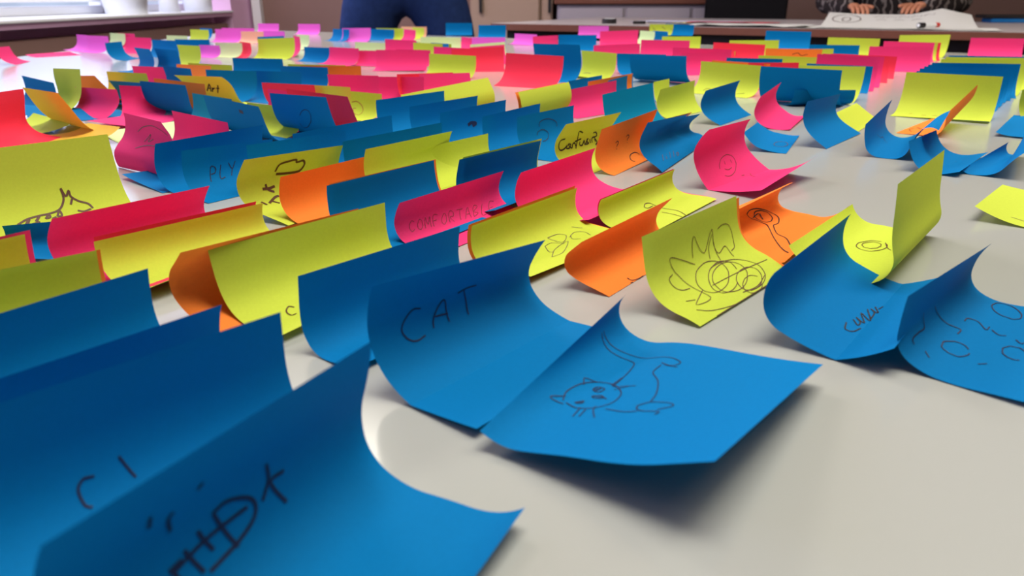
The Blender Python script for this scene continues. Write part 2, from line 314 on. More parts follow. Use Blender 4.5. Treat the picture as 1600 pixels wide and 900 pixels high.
('b',0,'blue note with handwriting on its folded strip,right of the scribble',[118.7,222.6,51.1,-38,-21,9,14,21,79,122,-32,-21,6,18,22,77,113,0.23,0.0,1.043,0.724,1,0.31],('handwriting','black',0.45,[[(350,396),(288,375),(294,333),(350,312)],[(406,379),(369,338),(406,338),(438,375),(412,317),(500,371),(450,296),(562,358)],[(469,304),(550,312),(581,346),(556,292),(619,333)],[(606,308),(644,296)]])),
('b',0,'blue note with ballpoint circles at the right edge',[152.2,199.1,45.9,0,-4,-5,3,30,90,96,0,-4,-6,-3,26,93,126,0.15,0.0,1.004,0.769],('pen_drawing','pen',0.4,[[(850,392),(825,392),(812,404),(800,421),(812,450),(819,475),(838,504),(862,529),(894,550),(919,558),(944,554),(969,546),(981,525),(981,500),(969,471),(944,442),(912,417),(881,400),(850,392)],[(450,775),(469,721),(488,650),(512,588),(456,583)],[(300,796),(288,721),(219,721),(144,717),(131,692)],[(312,475),(294,475),(275,483),(262,492),(250,508),(250,529),(250,550),(256,567),(262,583),(275,596),(294,600),(319,604),(338,596),(356,583),(375,567),(381,550),(381,529),(369,508),(350,492)],[(612,604),(656,600),(669,550),(606,492),(650,488)],[(619,467),(581,425),(588,392)],[(356,271),(350,283),(350,296),(356,312),(362,325),(375,338),(388,350),(406,358),(425,362),(444,367),(456,362),(469,354),(481,346),(481,333),(481,317),(481,304),(469,288),(456,275),(444,267)],[(562,342),(531,312),(544,300)],[(156,633),(131,600)],[(231,412),(256,379)]])),
('b',0,'blue note lettered CAT in capitals',[-0.1,190.0,50.9,-6,-4,18,35,62,96,115,-4,-3,11,20,52,115,128,0.54,0.0,0.929,0.791,1,0.38],('handwriting','pen',0.45,[[(275,788),(231,796),(188,762),(162,717),(181,667),(219,646),(269,654)],[(325,671),(338,712),(375,762),(406,788),(419,767),(419,717),(419,671)],[(350,721),(425,712)],[(494,796),(550,808),(612,804)],[(531,804),(544,742),(538,667)]])),
('b',0,'blue note with a pencil drawing of a cat,lying beside the CAT note',[45.4,157.6,57.0,-24,-24,-16,-11,-15,-13,28,-9,-5,-3,-6,-18,29,134,2.68,0.0,0.986,0.937,0.8],('pen_drawing','pen',0.3,[[(806,896),(781,825),(769,696),(706,667),(581,667),(525,675)],[(825,896),(819,821),(825,733),(812,638),(831,554),(794,488),(750,512),(769,562)],[(750,542),(744,483)],[(744,554),(669,558),(600,508),(500,471),(425,462)],[(425,462),(381,496),(350,471),(362,400),(338,404)],[(425,462),(438,396),(419,367),(375,412)],[(331,608),(325,529),(344,479)],[(369,817),(319,871),(319,800)],[(481,788),(525,808),(531,750)],[(338,812),(388,829),(444,817),(494,792),(538,738),(538,675),(475,612),(412,600),(369,617),(338,662),(319,733),(331,792)],[(475,742),(500,729),(494,696),(462,708),(469,738),(494,712),(462,729)],[(350,762),(375,733),(356,733),(350,758),(369,733)],[(425,717),(438,683),(419,667),(412,704),(425,717),(425,671)],[(431,679),(412,646)],[(325,721),(256,717)],[(319,692),(262,692)],[(350,662),(319,658),(262,621)],[(531,683),(606,671)],[(519,671),(538,575)],[(494,654),(531,604)]])),
('y',0,'yellow note lettered confusing in thick black marker',[57.9,478.2,55.9,5,3,14,37,87,123,125,2,-2,9,37,85,122,125,0.09,0.0,0.996,0.662],('handwriting','black',1.0,[[(150,746),(81,738),(62,671),(81,617),(144,617),(206,654),(181,621),(231,612),(262,650),(219,662),(269,604),(300,654),(331,654),(344,596)],[(438,775),(350,817),(369,746),(369,662),(331,583)],[(331,675),(438,692)],[(419,658),(412,612),(456,608),(494,658),(500,604),(569,675),(538,642),(569,612),(519,600)],[(600,658),(600,604)],[(631,604),(638,662),(681,667),(694,604)],[(644,733),(694,733),(725,683),(675,667)],[(700,642),(719,592),(675,562)]])),
('o',0,'orange note with two question marks',[74.3,471.5,57.8,4,22,51,81,101,108,104,10,31,59,85,105,112,106,0.0,0.8,1.079,0.458],('pen_drawing','black',0.6,[[(331,604),(362,625),(388,583),(362,546),(362,521)],[(356,492),(356,479)],[(512,642),(544,667),(575,621),(550,583),(550,554)],[(550,521),(550,512)],[(475,104),(462,117),(462,142),(462,162),(462,183),(475,208),(488,233),(500,250),(512,267),(531,279),(550,288),(575,292),(594,292),(612,288),(631,279),(644,262),(650,246),(650,225),(650,204)]])),
('b',0,'blue note with faint pencil lettering right of the question marks',[101.0,477.3,61.6,42,28,38,61,95,113,115,73,38,0,33,111,143,135,0.6,0.85,1.051,0.482],('handwriting','pencil',0.3,[[(288,258),(194,154)],[(306,188),(269,138)],[(344,217),(350,225)],[(431,225),(344,121)],[(506,208),(419,104)],[(562,133),(531,142),(494,112),(506,88),(556,129),(531,83)]])),
('b',0,'small blue note corner behind the faintly lettered blue note',[115.2,507.4,58.2,42,28,37,60,95,113,115,70,36,1,34,108,139,132,0.57,0.0,1.032,0.414]),
('p',0,'pink note with a faint smiling face and a wing lifted at right',[139.7,414.7,45.4,-17,-2,41,53,69,116,138,-42,-6,26,33,42,82,127,0.0,0.26,0.932,0.92,1,0.45],('pencil_drawing','brown',0.3,[[(338,592),(356,621),(388,646),(425,671),(469,688),(519,700),(562,704),(606,696),(638,683),(650,662),(644,633),(625,604),(588,575),(544,546),(494,525),(450,512),(406,508),(369,512),(344,525)],[(469,654),(456,621)],[(575,650),(569,621)],[(406,583),(450,567),(519,579)],[(556,479),(600,475)],[(694,471),(625,383)]])),
('b',0,'blue note lying low between the smiling pink note and blue peaked notes',[192.9,536.1,63.8,-5,7,10,13,31,46,52,-9,3,7,9,19,29,41,0.0,0.2,1.0,0.439],('pencil_drawing','pencil',0.4,[[(469,100),(425,96),(381,108),(338,133),(312,171),(294,217),(288,262),(294,304),(319,338),(356,358),(400,362),(450,354),(500,329),(538,292),(562,250),(569,200),(550,158),(512,121),(469,100)]])),
('b',0,'blue note with a greyish upper half,first peak of the blue chain',[236.3,551.6,50.6,30,33,39,53,71,95,111,27,26,30,41,68,98,110,0.0,0.53,1.033,0.526]),
('b',0,'blue note folded in a deep V with two raised tips',[277.3,508.8,57.9,37,-71,-76,-6,8,72,91,-27,-54,-46,-5,44,91,106,0.0,1.82,1.054,0.927],('pen_drawing','pen',0.4,[[(519,767),(594,700),(675,688),(606,646),(606,621)]])),
('b',0,'blue note under the raised wing of the deep V note',[278.0,462.7,48.2,-19,-17,0,24,50,66,77,-18,-17,-4,14,34,55,74,0.0,0.2,1.003,0.53]),
('b',0,'dark blue note folded in a V with a long thin raised edge at right edge',[311.4,456.3,52.0,-45,-54,-56,-28,-8,-3,43,-46,-70,-95,-84,-46,52,116,0.0,0.66,1.084,0.472]),
('b',0,'sky blue note curling at the right edge on the bare white table',[420.6,572.3,49.8,3,3,3,0,-1,1,19,9,12,12,10,8,1,0,0.0,0.15,1.024,0.692]),
('y',0,'yellow note lying at the right edge with a lifted left corner',[269.0,343.3,48.6,0,0,1,2,9,18,24,0,1,2,3,7,5,9,0.0,0.01,0.986,0.675],('pencil_drawing','pencil',0.4,[[(138,708),(138,654),(131,600)]])),
('p',0,'pink note with a dark red underside beside the blue chain',[227.5,633.6,60.8,-13,1,13,31,66,104,119,-29,9,32,35,64,99,120,0.0,0.49,1.073,0.635]),
('b',0,'blue note standing before a wide yellow note,left of the pink peaks',[185.4,651.9,53.5,21,23,33,50,80,108,118,26,30,41,59,85,105,114,0.05,0.0,0.975,0.499]),
('y',0,'yellow note with a bright base left of the small blue standing note',[151.1,679.9,49.1,11,25,49,72,92,108,107,25,43,57,68,79,91,96,0.3,0.0,0.891,0.416]),
('y',0,'yellow note with a notch behind another yellow note,above the question marks',[155.6,711.8,67.0,4,8,21,41,65,80,88,1,-1,11,33,60,81,90,0.21,0.0,0.985,0.611]),
('o',0,'orange sliver of a note under the notched yellow pair',[111.1,513.0,59.7,41,26,36,60,96,114,115,70,37,2,35,110,140,132,0.0,0.43,1.05,0.408]),
('t',0,'teal blue note behind the question mark note',[106.2,591.1,51.3,0,3,19,41,65,79,82,4,9,24,45,68,80,81,0.0,0.09,1.005,0.696]),
('p',0,'bright pink note left of the teal blue note',[77.4,687.1,43.1,0,2,24,52,77,95,99,11,19,33,51,72,86,92,0.0,0.79,0.984,0.472]),
('y',1,'yellow note bent with a rounded right shoulder left of the bright pink note',[17.7,641.5,54.9,0,0,15,37,68,101,117,1,4,18,39,67,97,121,0.6,0.67,1.02,0.676]),
('o',1,'orange note lining the rounded yellow note from behind',[15.1,642.0,55.3,0,1,15,38,68,101,117,1,4,19,40,67,97,120,0.14,0.31,1.016,0.673]),
('b',0,'blue note edge over the rounded yellow shoulder',[84.9,742.6,59.0,0,2,17,39,65,84,93,-1,0,15,38,64,85,94,0.0,0.0,0.997,0.592]),
('b',0,'blue note edge showing right of the bright pink note top',[119.7,743.5,63.5,-1,1,16,39,65,85,94,-1,1,15,38,65,87,96,0.6,0.6,0.998,0.6]),
('o',0,'orange note rim beneath the crossed blue and pink notes',[107.9,733.8,52.4,-1,1,15,37,63,83,93,0,2,17,39,66,88,96,0.0,0.84,1.076,0.613]),
('y',0,'yellow note with curved sides between two blue notes at mid depth',[102.8,1007.6,-62.1,-17,-9,17,58,87,99,97,-20,-6,23,49,74,88,91,0.0,0.35,0.977,0.715],('pencil_drawing','pencil',0.6,[[(131,433),(212,467),(362,462)]])),
('b',0,'blue note with a bent middle left of the curved yellow note',[52.4,981.2,-37.4,3,15,38,63,87,102,105,3,16,43,71,94,108,108,0.01,0.02,0.978,0.808]),
('r',0,'coral note fading to pink at its base left of the bent blue note',[18.6,909.2,-27.2,11,14,27,46,67,82,88,11,13,24,40,62,78,86,0.03,0.02,0.994,0.72]),
('b',1,'plain blue note standing alone before the coral rows at mid depth',[186.5,948.4,-34.9,4,9,24,43,61,77,87,7,13,27,44,62,78,87,0.0,0.08,0.969,0.713]),
('b',0,'narrow blue note crossing behind the plain blue note',[183.8,1065.8,10.3,3,5,19,40,65,84,93,0,0,13,35,62,83,92,0.17,0.0,0.955,0.595]),
('y',0,'wide yellow note with faint marks along its base behind a small blue note',[229.6,832.0,-43.3,3,7,21,42,67,87,98,1,4,19,42,71,96,104,0.02,0.04,0.976,0.696],('pen_drawing','brown',0.7,[[(200,296),(212,392),(275,404)],[(750,304),(838,362)]])),
('o',0,'orange note rim right above the wide yellow note with marks',[262.9,908.5,-39.7,0,3,18,39,64,83,92,-1,1,16,38,65,84,93,0.03,0.0,0.964,0.63]),
('b',1,'wide blank blue note standing with a dark shadow line at its foot',[284.7,746.3,-34.8,4,9,24,44,67,85,92,4,9,24,44,66,82,90,0.0,0.09,0.994,0.762]),
('b',1,'small blue note low behind the right end of the wide blank blue note',[300.5,743.4,13.2,1,3,15,37,63,83,92,2,-2,2,31,63,87,96,0.12,0.0,0.887,0.381]),
('y',0,'yellow note behind the right half of the wide blank blue note',[323.2,788.3,-35.1,7,8,21,38,60,77,85,9,12,25,42,64,80,87,0.0,0.0,0.876,0.691]),
('b',0,'blue note whose right edge shows behind the yellow one,beside coral edges',[366.6,864.9,-28.0,0,3,18,39,65,83,92,0,1,16,38,64,83,92,0.03,0.0,0.926,0.633]),
('p',0,'pink note standing first in the pink stack at right',[384.2,886.3,-26.3,4,8,23,42,66,83,91,0,3,18,39,64,83,91,0.14,0.0,0.882,0.782]),
('p',0,'pink note second in the pink stack at right',[407.1,923.9,-26.0,2,7,21,42,66,83,91,0,3,18,40,65,84,92,0.1,0.0,0.911,0.75]),
('r',0,'coral note third in the pink stack at right',[438.6,972.6,-24.3,1,5,20,41,65,84,92,0,2,17,39,64,83,92,0.06,0.0,0.923,0.696]),
('r',0,'coral note hindmost in the pink stack with a lit right edge',[469.8,1021.6,-25.5,1,4,19,40,65,84,92,0,0,15,37,64,84,92,0.06,0.0,0.939,0.625]),
('p',0,'broad pink note with scalloped right edge in front of a yellow note',[558.8,1109.3,-17.4,1,5,20,41,65,82,90,2,6,21,42,65,82,90,0.0,0.09,1.094,0.723]),
('p',0,'pink note rising behind the scalloped pink note',[661.1,1290.1,-19.8,1,5,20,41,65,84,91,0,2,17,39,64,83,91,0.07,0.0,1.016,0.674]),
('y',0,'yellow note rim to the right of the scalloped pink notes',[681.2,1316.4,-21.4,1,4,19,40,65,84,92,-1,1,16,39,65,84,92,0.04,0.0,0.986,0.648]),
('r',0,'red orange note rim outside the yellow rim by the pink notes',[688.1,1317.7,-19.1,1,4,19,40,65,84,92,-1,1,16,39,65,84,92,0.04,0.0,0.988,0.647]),
('y',0,'bright yellow note standing tall against the dark gap below the second table',[735.2,1398.1,-39.0,0,3,18,40,65,84,92,5,10,24,43,66,83,90,0.0,0.04,1.088,0.794]),
('p',0,'pink note standing at right edge in front of the second table',[862.8,1382.7,-29.1,0,4,19,40,65,84,92,1,5,20,41,66,84,92,0.01,0.05,1.092,0.704]),
('y',0,'large yellow note in front of the row of blue notes at right',[378.3,662.0,-37.4,-1,1,17,40,64,81,89,-11,-6,17,43,67,84,91,0.0,0.19,0.996,0.827],('pencil_drawing','red',0.5,[[(162,308),(188,321)],[(300,271),(344,288)],[(406,300),(456,321)]])),
('b',0,'first blue note in the row standing behind the large yellow note',[426.0,732.3,-37.6,0,3,18,40,65,84,92,1,5,19,41,65,84,92,0.0,0.0,1.019,0.694]),
('b',0,'second blue note in the row standing behind the large yellow note',[446.5,762.1,-37.9,0,2,18,40,65,84,92,2,5,20,41,65,84,92,0.0,0.06,1.066,0.694]),
('b',0,'third blue note in the row standing behind the large yellow note',[468.5,792.1,-35.5,0,2,17,39,65,84,92,2,6,21,42,66,84,92,0.0,0.13,1.083,0.692]),
('b',0,'fourth blue note in the row standing behind the large yellow note',[481.8,806.9,-32.0,0,2,18,39,65,84,92,2,6,21,42,66,84,92,0.0,0.09,1.085,0.703]),
('b',0,'fifth blue note in the row standing behind the large yellow note',[497.2,824.3,-27.7,0,3,18,40,65,84,92,2,6,22,43,67,85,92,0.05,0.09,1.097,0.715]),
('y',0,'yellow note closing the row of blue notes from behind',[519.3,853.4,-38.7,0,3,18,40,66,85,92,3,8,22,42,66,83,91,0.06,0.11,1.118,0.743]),
('y',0,'yellow note rim hindmost behind the row of blue notes',[553.3,896.2,-26.6,1,4,19,40,65,84,92,2,7,22,43,67,85,92,0.0,0.08,1.128,0.728]),
('b',0,'blue note rim at the very back of the yellow and blue row',[576.4,932.5,-26.0,0,4,19,40,65,84,92,2,6,21,42,67,85,92,0.0,0.06,1.107,0.712]),
('y',0,'yellow note corner at right edge beyond the sky blue note',[458.9,621.5,17.1,2,4,19,41,68,87,94,0,0,13,36,64,85,93,0.09,0.0,0.991,0.63]),
('o',1,'orange note curled up like a blade before the large yellow note',[338.2,601.7,46.5,-3,4,0,-2,38,81,107,5,35,35,32,54,73,93,0.0,1.78,1.111,0.598],('pen_drawing','brown',0.5,[[(319,88),(231,75),(125,171)],[(356,129),(212,296)]])),
('y',0,'yellow note lying flat under the blue chain',[287.1,617.0,54.0,22,33,34,34,36,38,28,22,33,33,33,34,36,27,0.0,0.61,1.045,0.303]),
('p',0,'magenta pink note with a faint sketch and a rounded right side',[-219.6,435.6,-38.0,115,89,51,43,62,82,96,121,100,68,63,93,119,119,0.0,0.89,0.856,0.468],('pencil_drawing','pencil',0.5,[[(300,712),(444,812),(694,871),(856,812),(938,733)],[(462,558),(581,704),(538,571),(631,625)],[(356,417),(538,500),(794,525)]])),
('p',0,'pink note with a slanted top right of the magenta sketch note',[-212.8,475.1,-42.6,-1,1,16,39,67,88,96,-1,1,16,39,65,86,97,0.0,0.0,1.0,0.632]),
('b',0,'dark blue note with a curled foot right of the magenta sketch note',[-161.6,419.6,58.4,-2,-3,10,37,74,104,116,-2,-3,9,35,70,98,112,0.01,0.0,0.975,0.643]),
('b',0,'small blue triangle of a note on the table left of the dark curled note',[-174.5,427.9,48.3,2,2,2,2,3,4,6,0,0,0,0,0,1,4,0.08,0.0,0.999,0.675]),
('b',0,'blue note lettered with faint letters P L Y',[-146.8,399.1,56.3,6,16,35,56,81,100,103,2,7,22,42,66,84,92,0.0,0.0,0.81,0.479],('handwriting','pen',0.5,[[(225,483),(275,704),(319,679),(300,612),(256,596)],[(381,717),(331,517),(381,521)],[(462,729),(488,638),(538,742)],[(488,638),(450,529)]])),
('y',0,'yellow note with bold brown marker loop and letters',[-99.0,367.4,62.0,13,10,13,26,75,122,127,7,-2,-4,15,65,108,121,0.27,0.0,0.977,0.686],('marker_drawing','brown',1.3,[[(331,796),(356,875),(431,896),(506,904),(525,871),(588,879),(612,825),(569,762),(444,758),(344,767)],[(206,642),(262,638),(319,650)],[(244,683),(250,629),(294,596)],[(169,467),(262,533),(306,542)],[(206,492),(238,433)],[(125,508),(138,450)]])),
('y',0,'yellow note behind the orange middle note,rounded at left',[-44.3,398.2,59.1,1,3,18,39,66,93,113,0,0,14,36,65,97,118,0.04,0.0,0.981,0.627]),
('y',0,'yellow note standing behind the blank blue middle note',[-29.3,427.1,52.7,-3,-2,14,37,65,85,93,-2,0,16,39,66,86,94,0.0,0.01,1.0,0.46]),
('b',0,'blue note standing behind the comfortable note',[2.4,379.8,54.9,-17,-12,12,46,82,101,107,-16,-13,4,38,86,103,102,0.82,0.6,0.959,0.577]),
('y',0,'yellow note showing as a thin rim above the blue one behind comfortable',[3.8,385.7,55.8,-17,-12,12,46,81,100,106,-15,-12,4,39,86,103,102,0.32,0.06,0.956,0.588]),
('b',0,'blue note leftmost of the staggered blue row behind the yellow pair',[-65.1,577.0,53.5,0,3,18,39,65,86,96,0,2,18,39,65,85,93,0.0,0.0,0.999,0.653]),
('b',0,'second blue note in the staggered blue row',[-38.6,558.2,53.8,-1,1,16,38,65,86,97,-1,2,17,39,65,90,103,0.0,0.0,1.001,0.621]),
('b',0,'third blue note in the staggered blue row with an ink blot',[-14.7,530.4,55.3,-1,0,15,37,64,86,96,0,3,18,39,65,88,100,0.0,0.03,1.0,0.62],('marker_drawing','pen',2.2,[[(388,738),(444,762),(512,738),(450,712)]])),
('b',0,'fourth blue note in the staggered blue row',[12.9,516.2,57.8,-1,1,16,38,65,85,95,0,2,17,38,64,85,97,0.0,0.0,0.991,0.608]),
('b',0,'rightmost blue note of the staggered blue row with a faint loop,left of confusing',[36.1,510.0,56.0,0,2,17,39,66,86,94,-1,0,15,37,64,87,95,0.01,0.0,0.987,0.61],('pencil_drawing','pen',0.5,[[(369,796),(362,812),(362,829),(369,846),(381,862),(400,871),(425,879),(456,883),(488,883),(519,879),(550,871),(588,858),(612,846),(644,825),(662,808),(675,788),(675,771),(675,750),(662,738)],[(300,679),(312,696),(325,717),(344,729),(369,738),(394,742),(419,738),(444,729),(462,717),(481,700),(494,679),(494,658),(488,638),(475,617),(456,596),(431,583),(400,571),(375,571),(350,571)]])),
('b',0,'long dark blue note edge left of the staggered blue row',[-88.7,443.7,52.8,0,0,15,37,63,83,92,1,4,19,40,65,84,92,0.0,0.07,1.014,0.632]),
('b',0,'dark blue note behind the brown loop note',[-55.2,419.1,51.7,-1,1,16,38,64,83,92,0,3,18,40,65,84,92,0.0,0.02,1.012,0.623]),
('b',0,'dark blue note edge between the P L Y note and the long blue edge',[-107.2,409.7,56.8,2,5,19,40,66,84,92,0,0,12,34,61,82,92,0.1,0.0,0.96,0.59]),
('y',1,'bright yellow note with a rounded right corner above the blue row',[-59.9,644.3,41.2,1,0,-1,22,73,116,121,8,11,17,39,91,126,127,0.0,0.31,1.255,0.747]),
('p',0,'dark pink note in the pink row left of the bright rounded yellow note',[-164.3,731.5,-38.1,0,0,12,35,66,91,98,3,6,20,42,67,87,94,0.0,0.15,0.986,0.659]),
('p',0,'deep pink note at the middle of the pink row behind a yellow note',[-122.4,736.0,-35.8,1,-1,11,33,61,82,92,4,8,21,41,66,84,92,0.0,0.21,0.981,0.613]),
('r',0,'coral note in front of the small standing yellow note',[-74.7,757.0,46.8,3,7,21,41,66,84,92,0,0,13,35,62,83,92,0.16,0.0,0.985,0.645]),
('p',0,'pink note corner right of the coral note by the bright rounded yellow note',[-53.1,754.0,51.0,4,8,21,42,66,82,87,0,0,13,35,61,78,81,0.19,0.0,0.987,0.647]),
('y',0,'olive yellow note standing among coral and pink notes at mid depth',[-86.8,1009.5,-29.8,-1,2,17,40,68,87,94,-1,1,16,39,66,86,94,0.0,0.0,0.976,0.659]),
('r',0,'coral note standing right behind the olive yellow note',[-49.1,1108.6,3.0,0,0,14,36,63,83,92,4,8,22,43,66,84,92,0.0,0.1,1.003,0.697]),
('y',0,'yellow note with a red spiral drawing',[-147.9,670.1,-40.7,0,-1,12,35,62,84,93,1,3,18,40,66,85,93,0.0,0.23,0.979,0.477],('pen_drawing','red',0.5,[[(438,738),(531,767),(631,683),(694,542),(681,392),(569,442),(494,579),(550,592)]])),
('y',0,'thin yellow note rim above the red spiral note',[-171.6,651.0,-45.5,0,0,12,34,62,83,92,4,7,21,42,66,84,92,0.0,0.19,0.985,0.627]),
('r',1,'coral note hanging down between blue and the red spiral note',[-140.5,603.6,-37.4,1,4,20,42,65,78,82,1,5,21,43,66,69,68,0.0,0.0,1.008,0.682]),
('r',1,'coral note top left above the blue note with a faint loop',[-193.2,700.4,-37.0,0,0,13,35,62,81,89,2,5,20,41,65,81,85,0.0,0.13,0.988,0.612]),
('p',0,'pink rim of a note over the blue note with a faint loop',[-187.8,612.9,-38.4,-1,2,17,39,64,84,92,-1,1,16,38,64,84,92,0.0,0.0,1.001,0.614]),
('b',1,'blue note with a faint pencil loop left of the hanging coral note',[-143.3,560.4,-41.8,0,3,19,42,67,82,87,5,11,26,47,68,75,76,0.0,0.22,0.98,0.717],('pencil_drawing','pen',0.5,[[(462,717),(488,750),(519,779),(556,800),(588,808),(612,804),(638,792),(650,767),(650,733),(638,696),(619,654),(581,612),(538,575),(488,538),(444,521),(406,512),(394,529),(388,554),(400,596)]])),
('y',0,'yellow note rounded like a shield between two blue notes',[-191.8,585.3,-38.0,5,11,26,47,72,90,96,7,16,35,59,87,107,107,0.0,0.05,0.938,0.392]),
('b',1,'blue note with an ink blot right of the slanted pink note',[-192.7,561.9,-40.2,1,4,19,41,66,80,82,0,0,16,40,69,75,69,0.05,0.0,1.015,0.673],('marker_drawing','pen',2.5,[[(612,867),(675,858)]])),
('t',0,'teal edge of a blue note beneath the Art note',[-248.9,589.3,-45.6,0,0,14,36,63,83,92,1,4,19,40,65,84,92,0.0,0.08,0.992,0.609]),
('y',1,'yellow note lettered Art in black',[-290.2,758.3,-35.6,-5,1,23,50,62,53,35,-4,5,31,64,69,50,29,0.0,0.03,0.998,0.688],('handwriting','black',1.4,[[(419,617),(562,771),(494,604)],[(475,679),(519,671)],[(575,696),(525,600)],[(556,654),(619,688)],[(725,754),(625,583)],[(644,679),(712,683)]])),
('o',1,'orange note left of the Art note with a tall stem',[-299.1,716.9,-33.8,1,4,18,39,64,83,91,0,0,15,38,65,85,93,0.05,0.0,1.026,0.627]),
('b',1,'blue note framed by orange left of the Art note',[-298.7,683.9,-37.9,0,0,14,39,68,84,87,-1,0,16,43,78,86,79,0.0,0.0,0.996,0.666]),
('p',0,'pink note with a lilac curled base,right of its twin',[-334.4,683.4,19.2,3,5,18,39,67,87,94,1,-1,8,32,63,87,96,0.33,0.0,0.473,0.546]),
('p',0,'pink note with a lilac curled base,left of its twin',[-374.7,671.9,-36.2,10,16,34,51,77,99,107,21,30,39,46,69,92,105,0.0,0.58,0.941,0.421]),
('b',0,'blue note between the two pink notes with lilac bases',[-382.3,738.2,-41.0,-8,-11,-2,24,81,120,120,-20,-27,-7,28,68,96,103,0.0,0.72,0.966,0.593]),
('o',1,'small orange note with a rounded shoulder at the left',[-405.7,771.2,-45.2,1,-1,9,29,51,65,73,7,13,25,43,54,53,56,0.0,0.35,0.982,0.677]),
('y',0,'tall yellow note curled at its foot,standing behind the mustard leaning note',[-423.9,703.5,-46.0,0,1,20,54,93,94,80,7,13,30,53,75,84,83,0.0,0.18,0.994,0.757]),
('b',0,'blue note slanting down to the right at the far left',[-456.8,710.0,-40.7,1,4,19,40,67,91,101,0,0,14,36,64,88,99,0.08,0.0,1.006,0.631]),
('a',1,'mustard yellow note leaning hard over to the left',[-342.8,591.6,-41.3,2,8,26,46,60,67,67,4,12,30,53,63,61,61,0.03,0.06,0.999,0.724]),
('b',0,'small bright blue note corner under the mustard note',[-378.2,654.6,33.3,6,9,10,10,12,13,11,0,0,0,0,0,-1,1,0.29,0.0,0.981,0.72]),
('y',0,'yellow note lying flat at the foot of the mustard note',[-398.9,585.4,-39.9,0,0,0,0,3,20,44,1,2,2,3,6,13,23,0.0,0.05,0.989,0.697]),
('a',0,'amber note curled low right of the mustard note',[-332.6,540.6,-43.8,0,0,0,0,5,14,36,3,4,6,7,13,22,41,0.0,0.14,0.967,0.671]),
('p',0,'lilac pink note lying between the curled pink twins and the mustard note',[-306.1,638.2,92.9,4,5,6,7,8,9,7,0,0,0,1,1,-1,-1,0.2,0.0,0.976,0.689]),
('y',0,'yellow note with a flat top right of the small orange note',[-398.0,762.0,-33.7,0,0,15,37,65,86,95,1,5,19,40,67,91,99,0.0,0.08,0.995,0.653]),
('p',0,'crimson pink note with stepped top in the left middle',[-405.4,824.8,-38.7,0,0,14,36,64,88,98,3,6,20,41,69,96,106,0.0,0.13,0.992,0.663]),
('b',0,'blue note right of the stepped crimson note',[-380.0,829.7,-40.4,-1,2,17,39,65,85,94,0,3,18,39,65,87,97,0.0,0.0,1.0,0.649]),
('o',0,'orange T shaped note between blue notes at left middle',[-376.5,864.8,-39.9,0,0,15,37,60,74,83,3,7,21,42,60,63,72,0.0,0.14,0.99,0.639]),
('y',0,'yellow note rim above the orange T shaped note',[-354.8,869.5,-30.0,-1,2,17,39,64,83,92,0,3,18,40,65,84,92,0.0,0.01,0.989,0.642]),
('b',0,'broad blue note with a stepped corner at left middle',[-324.2,952.5,-19.0,-1,1,17,39,65,85,94,0,3,18,40,66,88,97,0.0,0.02,0.993,0.647]),
('b',0,'broad blue note left of the dark pink row',[-237.9,834.3,-31.4,0,1,15,37,64,84,92,1,4,19,41,67,87,94,0.0,0.05,0.982,0.644]),
('b',0,'broad blue note above the Art note',[-301.2,785.8,-29.0,-1,1,16,38,64,84,92,1,4,19,40,65,84,92,0.0,0.04,0.996,0.646]),
('b',0,'broad blue note in front of the stepped corner note',[-251.2,773.5,-32.0,0,0,15,37,64,83,92,2,5,20,41,66,84,92,0.0,0.09,0.993,0.648]),
('o',0,'orange note corner between yellow and the pink row',[-206.5,841.9,-16.0,0,1,16,38,64,84,93,1,4,19,40,66,85,94,0.0,0.06,0.987,0.642]),
('y',0,'yellow note edge left of the orange corner by the pink row',[-226.8,858.6,-18.0,-1,1,17,39,64,84,92,0,3,18,40,65,84,92,0.0,0.02,0.99,0.643]),
('y',0,'yellow green note standing among blue notes at far left',[-507.3,1182.4,-43.5,0,0,14,39,74,96,100,0,3,18,41,70,90,97,0.0,0.02,0.987,0.705]),
('b',0,'blue note leaning left of the yellow green note',[-482.2,1055.5,-44.1,-1,3,21,49,82,102,105,-1,4,22,50,81,100,105,0.0,0.01,0.991,0.709]),
('b',0,'blue note leaning beside the bare table at far left',[-528.0,1080.9,-50.4,0,0,13,41,82,107,109,0,2,17,42,77,103,107,0.0,0.0,0.991,0.76]),
('b',0,'bright blue note slanted at the edge of the bare table',[-662.9,1326.0,95.4,1,4,19,41,67,86,94,-1,0,16,39,64,82,91,0.05,0.0,0.968,0.653]),
('b',0,'sky blue note in front of the window wall at far left',[-635.0,1387.2,-33.2,0,2,17,39,64,83,92,-1,2,18,40,65,84,92,0.0,0.0,0.991,0.643]),
('b',0,'blue note with a slanted right side at far left',[-587.8,1404.0,-17.0,-1,2,17,39,65,84,92,0,3,18,40,65,85,93,0.0,0.01,0.995,0.646]),
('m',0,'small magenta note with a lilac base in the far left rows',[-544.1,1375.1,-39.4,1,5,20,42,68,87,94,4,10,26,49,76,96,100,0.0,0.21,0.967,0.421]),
('c',0,'pale green yellow note bowl shaped in the far left rows',[-514.3,1380.3,-32.1,0,3,18,38,63,83,92,3,8,21,40,65,85,93,0.0,0.16,0.975,0.527]),
('r',0,'red triangular note right of the pale bowl shaped note',[-485.0,1373.9,-55.4,-2,0,15,38,65,85,94,-3,0,17,42,72,92,98,0.0,0.13,0.988,0.587]),
('y',0,'yellow green note standing at the far left near pink slips',[-417.0,1342.5,-16.6,-2,0,16,38,65,86,94,3,8,22,44,68,86,93,0.22,0.07,0.984,0.738]),
('b',0,'thin blue note across the yellow green note',[-522.9,1711.4,50.7,-6,-4,14,40,68,90,96,-3,-1,15,38,65,86,94,0.16,0.07,0.894,0.462]),
